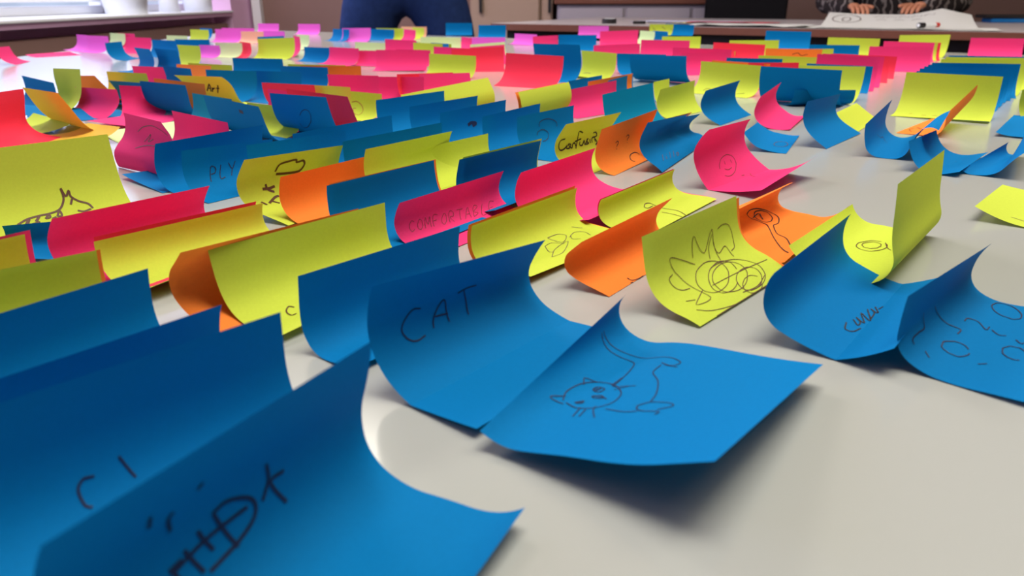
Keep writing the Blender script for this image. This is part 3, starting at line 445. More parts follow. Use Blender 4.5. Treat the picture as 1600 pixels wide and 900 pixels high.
('p',0,'narrow red pink note edge right of the yellow green note',[-405.9,1407.6,-63.8,-1,2,18,41,66,84,92,-1,0,20,48,73,91,96,0.0,0.0,0.996,0.764]),
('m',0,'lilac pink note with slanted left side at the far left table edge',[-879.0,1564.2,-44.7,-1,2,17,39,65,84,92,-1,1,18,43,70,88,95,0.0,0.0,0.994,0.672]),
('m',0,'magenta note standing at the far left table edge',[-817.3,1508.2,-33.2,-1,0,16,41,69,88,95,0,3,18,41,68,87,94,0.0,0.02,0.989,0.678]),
('c',0,'pale yellow note among pinks at the far left edge',[-859.9,1669.0,-40.6,0,2,17,39,64,82,91,0,3,18,40,64,83,92,0.0,0.0,0.992,0.639]),
('p',0,'pink note behind the pale yellow one at the far left edge',[-834.4,1657.4,-38.8,-1,2,17,39,64,83,92,0,2,18,40,66,86,93,0.0,0.0,0.992,0.645]),
('p',0,'pink note right of the slanted bright blue note',[-726.3,1484.3,-28.4,0,3,18,39,64,82,90,-1,2,18,39,64,83,91,0.0,0.0,0.993,0.64]),
('p',0,'pink note curling over the table edge at far left',[-797.3,1237.2,105.8,18,19,31,48,64,70,72,12,12,25,43,61,73,75,0.29,0.38,0.963,0.512]),
('c',0,'pale green note low below the window sill',[-685.2,1559.6,-35.4,-1,2,17,39,63,81,89,0,3,18,40,65,84,91,0.0,0.01,0.99,0.642]),
('y',0,'yellow green note below the window sill near the wall corner',[-756.6,1857.5,-35.4,-1,2,17,39,65,86,94,-1,2,18,40,66,86,93,0.0,0.0,0.99,0.647]),
('b',0,'sky blue note beside the yellow green one below the sill',[-780.8,1956.4,-46.5,0,2,17,38,63,82,91,0,4,19,39,63,81,90,0.0,0.02,0.991,0.627]),
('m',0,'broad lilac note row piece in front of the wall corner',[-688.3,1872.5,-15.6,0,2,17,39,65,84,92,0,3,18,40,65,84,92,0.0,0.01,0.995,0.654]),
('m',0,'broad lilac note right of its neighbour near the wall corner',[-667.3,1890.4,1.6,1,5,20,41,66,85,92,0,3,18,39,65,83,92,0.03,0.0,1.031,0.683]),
('k',0,'peach note among lilac notes near the wall corner',[-617.6,1833.5,-24.3,-1,1,17,39,65,84,92,-2,2,18,41,67,86,94,0.0,0.04,0.979,0.571]),
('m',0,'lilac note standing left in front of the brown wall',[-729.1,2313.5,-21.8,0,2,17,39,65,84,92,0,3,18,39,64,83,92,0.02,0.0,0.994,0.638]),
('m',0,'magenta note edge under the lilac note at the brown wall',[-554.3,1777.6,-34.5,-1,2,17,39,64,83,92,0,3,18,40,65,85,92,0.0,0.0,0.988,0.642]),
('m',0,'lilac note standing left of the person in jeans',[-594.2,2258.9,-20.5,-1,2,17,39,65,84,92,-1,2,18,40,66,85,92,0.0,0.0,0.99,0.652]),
('c',0,'cream note under the lilac note left of the jeans',[-445.0,1604.5,-56.0,-1,2,17,38,64,83,91,0,3,18,40,66,85,93,0.0,0.0,0.99,0.643]),
('b',0,'sky blue note corner in front of the jeans',[-431.0,1909.7,-45.2,-1,2,17,38,63,81,90,0,3,18,40,65,84,92,0.0,0.0,0.987,0.636]),
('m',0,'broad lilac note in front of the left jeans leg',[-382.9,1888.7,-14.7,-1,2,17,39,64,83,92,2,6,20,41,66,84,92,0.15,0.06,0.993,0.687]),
('b',0,'blue note right of the broad lilac note by the jeans',[-331.7,1942.8,-28.9,-1,2,18,39,65,84,92,-2,0,15,38,66,86,93,0.1,0.0,0.987,0.602]),
('y',0,'pale yellow note edge between the jeans legs',[-310.6,1942.3,-18.1,0,3,18,39,65,84,92,-1,2,17,39,65,84,92,0.0,0.0,0.993,0.644]),
('c',0,'pale green note standing between the jeans legs',[-290.5,1994.0,-38.0,0,3,18,40,66,84,92,-1,2,19,43,70,89,96,0.0,0.01,0.963,0.551]),
('k',0,'peach note edge under the gap between jeans legs',[-264.5,2054.2,-19.3,-1,2,17,39,65,84,92,0,2,18,40,65,84,92,0.0,0.0,0.989,0.643]),
('y',0,'small pale yellow note before the orange edge under the jeans',[-255.3,2025.2,-58.9,0,3,19,40,65,84,92,0,4,20,43,69,89,95,0.0,0.0,0.983,0.603]),
('p',0,'narrow pink note between yellow notes under the jeans',[-258.4,1864.7,-59.7,-1,2,17,39,64,83,91,-1,2,18,40,67,86,93,0.02,0.02,0.987,0.646]),
('b',0,'bright blue note standing against the right jeans leg',[-150.9,2223.4,2.8,1,5,20,41,66,84,92,1,4,19,41,66,84,92,0.0,0.0,0.989,0.718]),
('b',0,'bright blue note standing right of the jeans before the wall panels',[-54.2,2090.7,-2.8,-1,3,19,41,66,84,92,0,4,19,41,65,84,92,0.07,0.05,0.974,0.693]),
('c',0,'pale green note lying along the far middle row',[-145.3,1581.1,2.0,-4,0,17,40,65,84,92,-8,-7,12,36,63,83,92,0.07,0.15,1.079,0.565]),
('p',0,'pink note between pale green strips in the far middle row',[-101.1,1607.9,-62.2,-2,0,16,38,64,83,92,-6,-3,15,39,66,86,94,0.0,0.16,0.981,0.523]),
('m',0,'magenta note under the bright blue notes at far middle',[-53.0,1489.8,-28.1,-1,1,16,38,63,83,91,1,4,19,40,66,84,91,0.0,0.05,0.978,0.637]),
('c',0,'pale green sloping note in the far middle row',[-31.1,1302.9,38.3,0,0,15,37,64,85,93,2,5,19,40,65,83,91,0.0,0.11,0.963,0.629]),
('b',0,'blue note with a sky blue base in the far left middle',[-325.6,1272.6,-35.0,1,5,20,42,68,87,94,1,6,22,47,75,95,99,0.06,0.0,0.954,0.484]),
('p',0,'pink note right of the blue one with the sky blue base',[-276.5,1222.2,-39.9,-2,0,16,38,64,83,92,-2,1,17,39,65,85,93,0.01,0.05,0.985,0.582]),
('c',0,'pale green note with a ragged lower edge at far middle',[-266.5,1406.8,-32.7,-3,-1,14,37,63,83,92,-5,-2,16,39,65,85,93,0.0,0.16,0.98,0.54]),
('p',0,'pink note below the ragged pale green note',[-213.4,1191.5,-24.2,-5,-3,12,35,63,83,92,-3,1,17,40,65,85,93,0.04,0.15,0.983,0.528]),
('p',0,'pink note with a pale lilac curled foot at mid left',[-162.8,1115.7,-5.8,-1,1,17,39,64,83,92,-9,-7,14,38,64,83,92,0.0,0.3,1.005,0.648]),
('p',0,'magenta note row piece in the far middle',[-211.3,1402.7,-33.1,0,3,18,39,65,83,92,-1,2,17,39,65,84,92,0.01,0.0,0.986,0.64]),
('b',0,'small blue note in the far middle row left',[-216.2,1554.7,-47.2,-4,-1,16,39,66,85,93,-6,-2,19,44,71,91,97,0.07,0.36,0.961,0.382]),
('y',0,'pale yellow note edge beside the small blue far note',[-140.7,1286.9,-26.6,0,3,18,40,65,84,92,-1,1,16,39,65,84,92,0.03,0.0,0.988,0.641]),
('b',0,'small blue note in the far middle row right',[-135.2,1295.5,-60.4,-1,1,16,37,63,82,91,1,4,19,41,66,85,93,0.0,0.05,0.983,0.641]),
('p',0,'coral pink note in front of the small blue far note',[-105.2,1182.3,-40.9,-1,2,17,39,64,83,91,-1,2,17,40,65,85,93,0.0,0.0,0.982,0.638]),
('p',0,'magenta pink note left of the coral one at far middle',[-158.1,1171.5,-34.7,0,3,19,40,66,84,93,0,5,22,45,72,91,97,0.02,0.01,0.945,0.553]),
('p',0,'crimson note with a raised right corner at far middle',[-28.7,1224.2,42.4,-1,0,15,38,65,85,93,1,5,19,40,64,82,91,0.0,0.08,0.964,0.629]),
('m',0,'magenta pair edge left of the blue notes at right middle',[20.8,1749.6,-48.4,-4,-2,15,38,64,83,92,-3,-1,15,38,65,85,93,0.09,0.01,0.98,0.544]),
('p',0,'pink note edge right of the magenta edge',[78.1,1560.6,43.6,-1,1,17,39,66,86,94,0,2,17,39,65,85,93,0.06,0.0,0.965,0.635]),
('b',0,'bright blue note with a slanted right side at right middle',[129.5,1565.6,-11.8,0,2,17,39,65,84,92,0,4,19,40,65,84,92,0.0,0.03,1.024,0.658]),
('m',0,'magenta note standing against the second table front',[213.1,2055.9,-10.6,0,3,19,40,65,84,92,0,4,19,40,65,84,92,0.0,0.01,1.046,0.672]),
('p',0,'crimson note with a raised right tip before the second table',[233.8,1702.2,-6.2,0,1,16,38,64,84,92,3,8,22,43,67,84,92,0.0,0.16,1.092,0.706]),
('p',0,'broad pink note in front of the raised tip note',[170.2,1243.4,0.6,0,0,14,36,63,83,92,3,7,21,41,66,84,92,0.0,0.16,0.987,0.644]),
('b',0,'blue note with a slanted edge behind a yellow one at the second table',[466.4,2190.8,-20.9,2,6,21,42,66,84,92,-1,1,16,37,63,83,92,0.12,0.0,1.055,0.679]),
('y',0,'yellow note with faint marks before the second table front',[427.3,2196.0,-0.3,1,4,19,40,65,84,92,0,2,17,39,64,84,92,0.04,0.0,1.026,0.672],('pencil_drawing','pencil',1.2,[[(119,833),(212,696)],[(444,871),(588,738)],[(769,742),(931,675)]])),
('b',0,'dark blue half round note before the yellow one with faint marks',[325.6,1788.4,-71.1,-1,2,16,38,63,84,93,0,2,18,40,67,90,99,0.04,0.01,0.978,0.641]),
('c',0,'pale green note left of the dark blue half round note',[296.9,1792.9,-72.2,-1,1,16,38,65,85,93,0,2,18,40,67,87,94,0.05,0.01,0.979,0.644]),
('y',0,'yellow note edge over the broad pink notes at right',[330.3,1521.6,-13.6,-1,1,17,39,64,84,92,0,3,18,40,65,84,92,0.0,0.02,0.986,0.64]),
('p',0,'broad pink note at right before the yellow edge',[259.8,1319.2,-11.8,1,5,20,41,66,84,92,0,4,19,40,65,84,92,0.03,0.0,1.082,0.696]),
('p',0,'broad coral pink note in the second right row',[268.2,1095.8,-15.3,2,6,21,42,66,84,92,0,2,17,39,65,84,92,0.1,0.0,1.082,0.698]),
('p',0,'crimson note left behind the wide yellow note with marks',[273.1,1062.5,12.6,-1,2,17,39,65,84,92,0,2,17,39,64,83,92,0.0,0.0,0.97,0.633]),
('y',0,'small yellow note corner between crimson and blue at right',[346.4,1283.4,-84.2,-5,-3,12,36,63,83,92,-8,-6,14,39,67,87,94,0.0,0.38,0.971,0.424]),
('r',0,'red note standing before the second table at right',[360.7,1234.9,-17.4,3,6,21,42,66,84,92,0,1,16,38,64,84,92,0.12,0.0,1.06,0.683]),
('y',0,'yellow note rim over the red note at right',[416.1,1340.4,-14.2,0,3,18,40,65,84,92,0,4,19,40,65,84,92,0.0,0.02,1.041,0.67]),
('b',0,'bright blue note tall before the second table at right',[565.8,1598.4,-18.7,3,8,22,43,67,84,92,2,5,20,42,66,84,92,0.1,0.01,1.167,0.755]),
('y',0,'yellow note corner left of the tall bright blue note',[434.2,1373.4,-10.1,-1,1,16,38,64,84,92,1,4,19,40,65,84,92,0.0,0.04,1.004,0.65]),
('o',0,'orange note edge crossing below the tall bright blue note',[408.7,1120.9,-16.1,0,3,18,40,65,84,92,0,3,18,40,65,84,92,0.01,0.0,1.034,0.666],('pencil_drawing','brown',0.8,[[(481,846),(581,883),(644,817),(750,854)]])),
('y',0,'yellow note corner at the right end of the orange edge',[456.0,1144.6,18.5,0,3,18,40,66,85,92,-1,1,16,38,64,83,91,0.01,0.0,0.974,0.635]),
('b',0,'blue note right of the tall bright blue note,low',[514.8,1232.0,-11.6,0,3,18,39,65,84,92,0,2,18,39,65,83,92,0.0,0.0,1.001,0.648]),
('y',0,'bright yellow T shaped note before the second table at right',[599.5,1365.0,-22.0,2,6,21,42,66,84,92,1,4,19,41,66,84,92,0.08,0.0,1.117,0.72]),
('y',0,'yellow note edge under the orange edge at right',[358.3,996.7,-11.2,1,4,19,40,65,84,92,0,0,15,37,64,83,92,0.06,0.0,0.97,0.631]),
('b',0,'blue note rim above the wide yellow note with marks',[305.6,953.0,4.0,2,5,20,41,66,85,92,0,0,15,37,63,83,92,0.1,0.0,0.957,0.642]),
('r',0,'small red note corner between the blue rims at right',[314.0,892.6,20.2,1,4,19,41,66,85,93,-1,1,15,37,63,83,91,0.06,0.0,0.968,0.634]),
('p',0,'flat pink note lying at the bare left table edge under the sill',[-829.5,1406.5,49.3,0,0,1,2,3,5,6,2,2,3,4,5,7,7,0.04,0.06,0.999,0.719]),
('c',0,'pale yellow note lying flat between the dragon note and the magenta sketch note',[-262.5,569.1,41.4,0,0,1,2,4,5,6,3,4,5,6,7,8,9,0.0,0.11,0.999,0.689])
]

camloc = np.array([0, 0, .098])
for row in NOTES:
    c, flip, label, p = row[:4]
    sh = Sheet(p, flip); v, f = sh.mesh()
    o = obj('sticky_note', v, f, PAPER[c], None, True)
    if len(p) > 22:
        k = round(p[22]*(NS-1))
        for e in o.data.edges:
            if all(v//(NU+1) == k for v in e.vertices): e.use_edge_sharp = True
    o.location = (p[0]*.001, p[1]*.001, TZ); th = math.radians(p[2]); o.rotation_euler = (0, 0, th)
    tag(o, label, 'sticky note', GROUP[c])
    if len(row) > 4:
        part, col, wid, strokes = row[4]
        R = np.array([[math.cos(th), -math.sin(th), 0], [math.sin(th), math.cos(th), 0], [0, 0, 1]])
        cl = R.T @ (camloc-np.array([p[0]*.001, p[1]*.001, 0]))
        V = []; F = []; hw = wid*.0005
        for st in strokes:
            pts = [(min(1, max(0, q[0]/1000)), min(1, max(0, q[1]/1000))) for q in smooth_line(st)]
            P3 = [sh.at(*q) for q in pts]; b0 = len(V)
            for i, q in enumerate(P3):
                n = sh.normal(*pts[i])
                if np.dot(n, cl-q) < 0: n = -n
                t = P3[min(i+1, len(P3)-1)]-P3[max(i-1, 0)]
                side = np.cross(n, t); ln = np.linalg.norm(side)
                side = side/ln if ln > 1e-9 else np.array([1, 0, 0])
                q = q+n*.00018
                V += [q-side*hw, q+side*hw]
            for i in range(len(P3)-1):
                a = b0+2*i; F.append((a, a+1, a+3, a+2))
        obj(part, V, F, INK[col], o)

# ------------------------------------------------------------------ people
def skin_body(name, joints, edges, m, parent=None, sub=2):
    """joints: {key: (x, y, z, rx, ry)}; one continuous surface grown over the skeleton"""
    keys = list(joints); me = bpy.data.meshes.new(name)
    me.from_pydata([joints[k][:3] for k in keys], [(keys.index(a), keys.index(b)) for a, b in edges], [])
    o = bpy.data.objects.new(name, me); COL.objects.link(o)
    md = o.modifiers.new('skin', 'SKIN'); md.use_smooth_shade = True
    sv = me.skin_vertices[0].data
    for i, k in enumerate(keys):
        j = joints[k]; sv[i].radius = (j[3], j[4] if len(j) > 4 else j[3]); sv[i].use_root = (i == 0)
    s = o.modifiers.new('sub', 'SUBSURF'); s.levels = sub; s.render_levels = sub
    bpy.context.view_layer.update()
    dg = bpy.context.evaluated_depsgraph_get()
    nm = bpy.data.meshes.new_from_object(o.evaluated_get(dg)); o.modifiers.clear(); o.data = nm
    nm.materials.clear(); nm.materials.append(m)
    nm.polygons.foreach_set('use_smooth', [True]*len(nm.polygons))
    if parent: o.parent = parent
    return o

def head_mesh(bm, c, r=.105):
    bmesh.ops.create_uvsphere(bm, u_segments=24, v_segments=16, radius=r)
    for v in bm.verts:
        x, y, z = v.co; k = 1-.22*max(0, -z/r)
        v.co = Vector((x*.80*k, y*.95*k, z*1.18))
        if y < -.6*r and abs(x) < .18*r and -.35*r < z < .12*r: v.co.y -= .022
    bmesh.ops.translate(bm, verts=bm.verts, vec=c)

def head(parent, c, rz=0):
    e = (c[0], c[1], c[2])
    bm = bmesh.new(); head_mesh(bm, (0, 0, 0)); h = from_bm('head', bm, M_SKIN, parent, True); h.location = e; h.rotation_euler = (0, 0, rz)
    bm = bmesh.new()
    bmesh.ops.create_uvsphere(bm, u_segments=24, v_segments=16, radius=.112)
    dele = [v for v in bm.verts if (v.co.y < -.03 and v.co.z < .055) or v.co.z < -.06]
    for v in bm.verts: v.co = Vector((v.co.x*.84, v.co.y*.98+.006, v.co.z*1.18+.004))
    bmesh.ops.delete(bm, geom=dele, context='VERTS'); from_bm('hair', bm, M_HAIR, h, True)
    for s in (-1, 1):
        bm = bmesh.new(); bmesh.ops.create_uvsphere(bm, u_segments=10, v_segments=8, radius=.011); bmesh.ops.translate(bm, verts=bm.verts, vec=(s*.032, -.092, .006)); from_bm('eye', bm, M_DARK, h, True)
        bm = bmesh.new(); bmesh.ops.create_uvsphere(bm, u_segments=10, v_segments=8, radius=.026)
        for v in bm.verts: v.co = Vector((v.co.x*.35+s*.086, v.co.y*.7, v.co.z*1.2))
        from_bm('ear', bm, M_SKIN, h, True)
    bm = bmesh.new(); box(bm, -.024, .024, -.093, -.083, -.052, -.044, bevel=.003); from_bm('mouth', bm, mat('lips', (160, 84, 78), .5), h)

def hand(parent, wrist, direc, up, s, name='hand', curl=.5):
    """palm, four fingers and a thumb: each finger its own tapering skinned chain rooted in the palm"""
    d = Vector(direc).normalized(); upv = Vector(up); side = d.cross(upv).normalized()*s; upv = side.cross(d).normalized()*s if s > 0 else -side.cross(d).normalized()*s
    upv = Vector(up); upv = (upv-d*upv.dot(d)).normalized()
    w = Vector(wrist); J = {}; E = []
    def add(k, p, r, r2=None): J[k] = (p.x, p.y, p.z, r, r2 or r)
    add('w', w, .026, .02); add('p', w+d*.045, .034, .015); E.append(('w', 'p'))
    o = skin_body(name, J, E, M_SKIN, parent, 2)
    for i, (off, ln) in enumerate(((-.030, .066), (-.010, .074), (.010, .070), (.029, .055))):
        b = w+d*.055+side*off; a1 = d.lerp(-upv, curl*.5).normalized(); a2 = d.lerp(-upv, curl*1.1).normalized()
        Jf = {}; p = [b, b+d*.028, b+d*.028+a1*ln*.45, b+d*.028+a1*ln*.45+a2*ln*.4]
        for k, q in enumerate(p): Jf[k] = (q.x, q.y, q.z, [.0095, .009, .0085, .007][k])
        skin_body('finger', Jf, [(0, 1), (1, 2), (2, 3)], M_SKIN, o, 1)
    b = w+d*.02-side*.026; t = (d-side*.9).normalized(); t2 = (d*1.3-side*.3).normalized()
    Jf = {}
    for k, q in enumerate([b, b+t*.03, b+t*.03+t2*.03, b+t*.03+t2*.055]): Jf[k] = (q.x, q.y, q.z, [.012, .011, .01, .008][k])
    skin_body('thumb', Jf, [(0, 1), (1, 2), (2, 3)], M_SKIN, o, 1)
    return o

# person in jeans behind the far edge of the note table, facing the table
pj = empty('person', (-.37, 2.72, 0)); tag(pj, 'person in dark blue jeans standing behind the note table', 'person')
J = {'pel': (0, .03, .96, .15, .11), 'hl': (-.12, .02, .88, .105, .10), 'tl': (-.15, .02, .70, .106), 'kl': (-.155, 0, .47, .068), 'cl': (-.16, .03, .32, .062), 'al': (-.165, .04, .09, .048),
     'hr': (.12, .02, .88, .105, .10), 'tr': (.155, .02, .70, .106), 'kr': (.165, 0, .47, .068), 'cr': (.17, .03, .32, .062), 'ar': (.18, .04, .09, .048), 'wa': (0, .03, 1.06, .145, .10)}
skin_body('jeans', J, [('pel', 'hl'), ('hl', 'tl'), ('tl', 'kl'), ('kl', 'cl'), ('cl', 'al'), ('pel', 'hr'), ('hr', 'tr'), ('tr', 'kr'), ('kr', 'cr'), ('cr', 'ar'), ('pel', 'wa')], M_DENIM, pj)
M_TOP = mat('grey_jumper', (92, 94, 104), .8, noise=.1, nscale=80)
J = {'wa': (0, .03, 1.06, .15, .105), 'ch': (0, .03, 1.28, .165, .11), 'sh': (0, .04, 1.42, .12, .08), 'ne': (0, .03, 1.51, .055),
     'sl': (-.19, .04, 1.42, .06), 'el': (-.25, .05, 1.15, .046), 'wl': (.06, -.15, 1.17, .036), 'sr': (.19, .04, 1.42, .06), 'er': (.25, .05, 1.15, .046), 'wr': (-.06, -.17, 1.20, .036)}
skin_body('jumper', J, [('wa', 'ch'), ('ch', 'sh'), ('sh', 'ne'), ('sh', 'sl'), ('sl', 'el'), ('el', 'wl'), ('sh', 'sr'), ('sr', 'er'), ('er', 'wr')], M_TOP, pj)
J = {'a': (0, .03, 1.49, .055), 'b': (0, .015, 1.57, .052), }
skin_body('neck', J, [('a', 'b')], M_SKIN, pj)
head(pj, (0, 0, 1.655))
hand(pj, (.07, -.155, 1.172), (1, .12, .1), (0, -1, .1), 1); hand(pj, (-.07, -.178, 1.204), (-1, .12, .1), (0, -1, .1), -1)
for s in (-1, 1):
    bm = bmesh.new(); box(bm, s*.172-.045, s*.172+.045, -.16, .11, 0, .085, bevel=.03); from_bm('shoe', bm, M_BLACK, pj, True)

# seated person in a patterned shirt at the second table
M_PAT = bpy.data.materials.new('patterned_shirt'); M_PAT.use_nodes = True
nt = M_PAT.node_tree; b = nt.nodes['Principled BSDF']; b.inputs['Roughness'].default_value = .8
tc = nt.nodes.new('ShaderNodeTexCoord'); wv = nt.nodes.new('ShaderNodeTexWave'); wv.inputs['Scale'].default_value = 9; wv.inputs['Distortion'].default_value = 9; wv.inputs['Detail Scale'].default_value = 2.0
cr = nt.nodes.new('ShaderNodeValToRGB'); cr.color_ramp.elements[0].color = lin((30, 20, 22)); cr.color_ramp.elements[0].position = .70; cr.color_ramp.elements[1].color = lin((128, 118, 116)); cr.color_ramp.elements[1].position = .92
nt.links.new(tc.outputs['Object'], wv.inputs['Vector']); nt.links.new(wv.outputs['Fac'], cr.inputs[0]); nt.links.new(cr.outputs[0], b.inputs['Base Color'])
ps = empty('person', (1.87, 3.93, 0), math.radians(-24)); tag(ps, 'person seated at the second table in a dark patterned shirt, hands on a drawing', 'person')
J = {'pel': (0, .06, .60, .16, .12), 'hl': (-.10, .03, .575, .085), 'kl': (-.14, -.36, .52, .066), 'al': (-.14, -.34, .10, .046), 'hr': (.10, .03, .575, .085), 'kr': (.14, -.36, .52, .066), 'ar': (.14, -.34, .10, .046)}
skin_body('trousers', J, [('pel', 'hl'), ('hl', 'kl'), ('kl', 'al'), ('pel', 'hr'), ('hr', 'kr'), ('kr', 'ar')], M_BLACK, ps)
J = {'wa': (0, .08, .68, .15, .11), 'ch': (0, .06, .88, .16, .11), 'sh': (0, .02, 1.03, .12, .08), 'ne': (0, -.01, 1.11, .055),
     'sl': (-.19, 0, 1.02, .062), 'el': (-.30, -.16, .82, .05), 'wl': (-.17, -.47, .815, .038), 'sr': (.19, 0, 1.02, .062), 'er': (.31, -.16, .82, .052), 'wr': (.13, -.45, .82, .04)}
skin_body('shirt', J, [('wa', 'ch'), ('ch', 'sh'), ('sh', 'ne'), ('sh', 'sl'), ('sl', 'el'), ('el', 'wl'), ('sh', 'sr'), ('sr', 'er'), ('er', 'wr')], M_PAT, ps)
skin_body('neck', {'a': (0, -.01, 1.09, .055), 'b': (0, -.03, 1.17, .052)}, [('a', 'b')], M_SKIN, ps)
head(ps, (0, -.06, 1.25))
hand(ps, (-.16, -.48, .815), (.35, -1, -.05), (0, 0, 1), 1); hand(ps, (.12, -.47, .82), (-.45, -1, -.05), (0, 0, 1), -1)
for s in (-1, 1):
    bm = bmesh.new(); box(bm, s*.14-.045, s*.14+.045, -.48, -.24, 0, .08, bevel=.03); from_bm('shoe', bm, M_BLACK, ps, True)
def chair(loc, rz, label, m, backh=1.0):
    e = empty('chair', loc, rz); tag(e, label, 'chair', 'chairs at the second table')
    bx('seat', (-.21, .21, -.2, .2, .42, .46), m, e, bevel=.012)
    bx('backrest', (-.21, .21, .18, .215, .56, backh), m, e, bevel=.012)
    for sx in (-1, 1):
        bx('leg', (sx*.19-.014, sx*.19+.014, -.19, -.162, 0, .42), M_DARK, e)
        bx('leg', (sx*.19-.014, sx*.19+.014, .168, .196, 0, .56), M_DARK, e)
chair((1.98, 4.17, 0), math.radians(-24), 'black chair under the person in the patterned shirt', M_BLACK, .9)
chair((1.20, 3.98, 0), math.radians(-10), 'black padded chair with its back rising behind the second table', M_BLACK, 1.02)

# ------------------------------------------------------------------ things on the second table
def sheet(name, label, cat, rows, m=None):
    """rows: lists of (x, y, z) points, one list per cross line"""
    v = [q for r in rows for q in r]; n = len(rows[0])
    f = [(i*n+j, i*n+j+1, (i+1)*n+j+1, (i+1)*n+j) for i in range(len(rows)-1) for j in range(n-1)]
    o = obj(name, v, f, m or M_SHEET, None, True); tag(o, label, cat)
    return o
def T2(u, v, z=0.0):
    a = math.radians(-28); return (u*math.cos(a)-v*math.sin(a), 3.227+u*math.sin(a)+v*math.cos(a), TZ+z)
rows = []
for i in range(9):                       # big drawing: front lies on the table, back is held up
    v = .06+.52*i/8; row = []
    for j in range(11):
        u = 1.17+.50*j/10-.02*i/8
        z = .004+.055*max(0, (i-2)/6)**1.5*(.62+.12*math.exp(-(j/1.5)**2)+.42*math.exp(-((j-8)/1.2)**2))
        row.append(T2(u, v, z))
    rows.append(row)
big = sheet('drawing_sheet', 'big white drawing sheet with its far side held up by the seated person', 'paper', rows)
V = []; F = []
def sheet_line(pts, wd=.004):
    b0 = len(V)
    for k, (a, b) in enumerate(pts):
        i = max(0, min(7.999, b*8)); j = max(0, min(9.999, a*10)); i0, j0 = int(i), int(j); fi, fj = i-i0, j-j0
        P = [Vector(rows[i0+p][j0+q]) for p in (0, 1) for q in (0, 1)]
        q = (P[0]*(1-fj)+P[1]*fj)*(1-fi)+(P[2]*(1-fj)+P[3]*fj)*fi
        a2, b2 = pts[min(k+1, len(pts)-1)]; a1, b1 = pts[max(k-1, 0)]
        ln = math.hypot(a2-a1, b2-b1) or 1; nx, ny = -(b2-b1)/ln, (a2-a1)/ln
        V.append(q+Vector((nx*wd*.5, ny*wd*.5, .0012+ny*wd*.1))); V.append(q+Vector((-nx*wd*.5, -ny*wd*.5, .0012-ny*wd*.1)))
    for k in range(len(pts)-1): F.append((b0+2*k, b0+2*k+1, b0+2*k+3, b0+2*k+2))
def ring(cx, cy, rx, ry, a0=0, a1=360, n=20): return [(cx+rx*math.cos(math.radians(a0+(a1-a0)*k/n)), cy+ry*math.sin(math.radians(a0+(a1-a0)*k/n))) for k in range(n+1)]
sheet_line(ring(.15, .72, .10, .2, 100, 280)); sheet_line(ring(.15, .72, .10, .2, -80, 90)); sheet_line(ring(.15, .70, .03, .1))
for k in range(5): sheet_line([(.34+k*.085, .84), (.37+k*.085, .90), (.40+k*.085, .82), (.41+k*.085, .88)], .003)
for k in range(3): sheet_line([(.36+k*.12, .70), (.40+k*.12, .73), (.43+k*.12, .69)], .003)
obj('pencil_drawing', V, F, INK['pencil'], big)
def flat_sheet(label, u0, u1, v0, v1, z, curl=0, m=None, cat='paper', name='paper_sheet'):
    rr = []
    for i in range(5):
        rr.append([T2(u0+(u1-u0)*j/6, v0+(v1-v0)*i/4, z+curl*abs(math.sin(j*1.3+i))*(.3+.7*(1-i/4))) for j in range(7)])
    return sheet(name, label, cat, rr, m)
flat_sheet('white paper sheet on the second table, overhanging its edge, left of the big drawing', .72, 1.14, .02, .34, .002, .008)
flat_sheet('white paper sheet lying under the front of the big drawing', 1.10, 1.72, .01, .30, .0015, .002)
flat_sheet('pale lilac paper sheet at the far left of the second table', .36, .80, .40, .70, .002, .002, mat('lilac_white_paper', (205, 205, 232), .7))
flat_sheet('red paper cut out lying behind the overhanging white sheet', .62, .98, .36, .52, .004, .004, mat('red_paper', (220, 60, 84), .7))
flat_sheet('small yellow paper scrap beside the red cut out', .60, .66, .24, .32, .003, .006, mat('yellow_scrap', (210, 200, 80), .7))
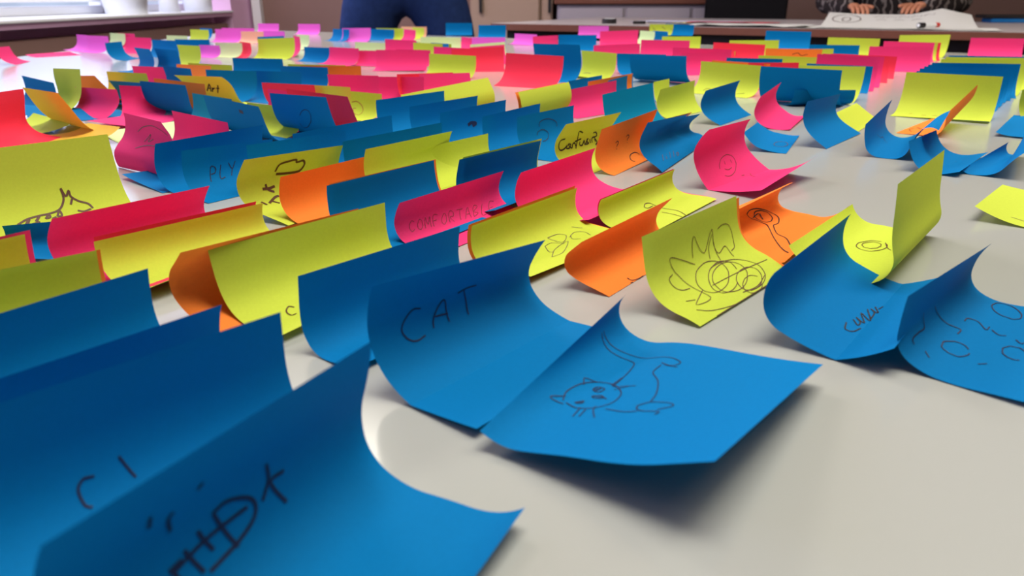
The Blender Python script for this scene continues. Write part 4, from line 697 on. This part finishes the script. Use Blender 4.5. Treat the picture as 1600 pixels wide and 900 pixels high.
# marker pen lying on the drawing
def rod(name, p, q, r, m, parent=None, n=14, r2=None):
    p, q = Vector(p), Vector(q); d = (q-p).normalized(); s = d.orthogonal().normalized(); t = d.cross(s); v = []; r2 = r2 or r
    for c, rr in ((p, r), (q, r2)):
        for k in range(n): a = 2*math.pi*k/n; v.append(c+s*rr*math.cos(a)+t*rr*math.sin(a))
    f = [tuple(range(n-1, -1, -1)), tuple(range(n, 2*n))]+[(k, (k+1) % n, n+(k+1) % n, n+k) for k in range(n)]
    return obj(name, v, f, m, parent)
mk = empty('marker', T2(1.50, .09, .014)); tag(mk, 'white marker with a red band lying on the front of the big drawing', 'marker')
M_RED = mat('red_plastic', (205, 60, 50), .4)
rod('barrel', (0, 0, 0), (.05, .025, 0), .0075, M_WHITE, mk); rod('cap', (-.022, -.011, 0), (0, 0, 0), .0088, M_DARK, mk); rod('band', (.05, .025, 0), (.066, .033, 0), .0078, M_RED, mk); rod('end_plug', (-.0222, -.0111, 0), (-.025, -.0125, 0), .005, M_WHITE, mk)
cs = empty('pencil_case', T2(1.75, 1.12), math.radians(-8)); tag(cs, 'flat black pencil case with a blue side, beside the patterned sleeve', 'case')
bx('body', (-.02, .15, -.05, .05, .0005, .018), mat('blue_plastic', (20, 110, 180), .4), cs, bevel=.003); bx('lid', (-.05, .155, -.055, .055, .0185, .032), M_DARK, cs, bevel=.004)
bk = empty('note_block', T2(1.935, 1.10), math.radians(-8)); tag(bk, 'cream note block at the right end of the second table', 'block')
M_CREAM = mat('cream_paper', (222, 206, 160), .7)
bx('pages', (-.05, .06, -.05, .05, .0005, .03), M_CREAM, bk); bx('cover', (-.05, .06, -.05, .05, .0303, .033), M_CREAM, bk)
# small things at the left end of the second table
for u, v, lab, m in ((.34, .22, 'small black and white tape roll at the left end of the second table', M_DARK),):
    e = empty('tape_roll', T2(u, v)); tag(e, lab, 'tape')
    bm = bmesh.new(); bmesh.ops.create_circle(bm, radius=.03, segments=20); 
    r = bmesh.ops.extrude_edge_only(bm, edges=bm.edges[:]); bmesh.ops.translate(bm, verts=[g for g in r['geom'] if isinstance(g, bmesh.types.BMVert)], vec=(0, 0, .018))
    o = from_bm('tape', bm, m, e); sd = o.modifiers.new('s', 'SOLIDIFY'); sd.thickness = .008
    bx('label_card', (-.018, .018, -.018, .018, .0005, .02), M_WHITE, e)
e = empty('pen', T2(.46, .18, .006)); tag(e, 'short black pen beside the tape roll', 'pen'); rod('barrel', (0, 0, 0), (.05, .02, 0), .006, M_DARK, e); rod('tip', (.05, .02, 0), (.06, .024, 0), .005, M_WHITE, e, r2=.001)
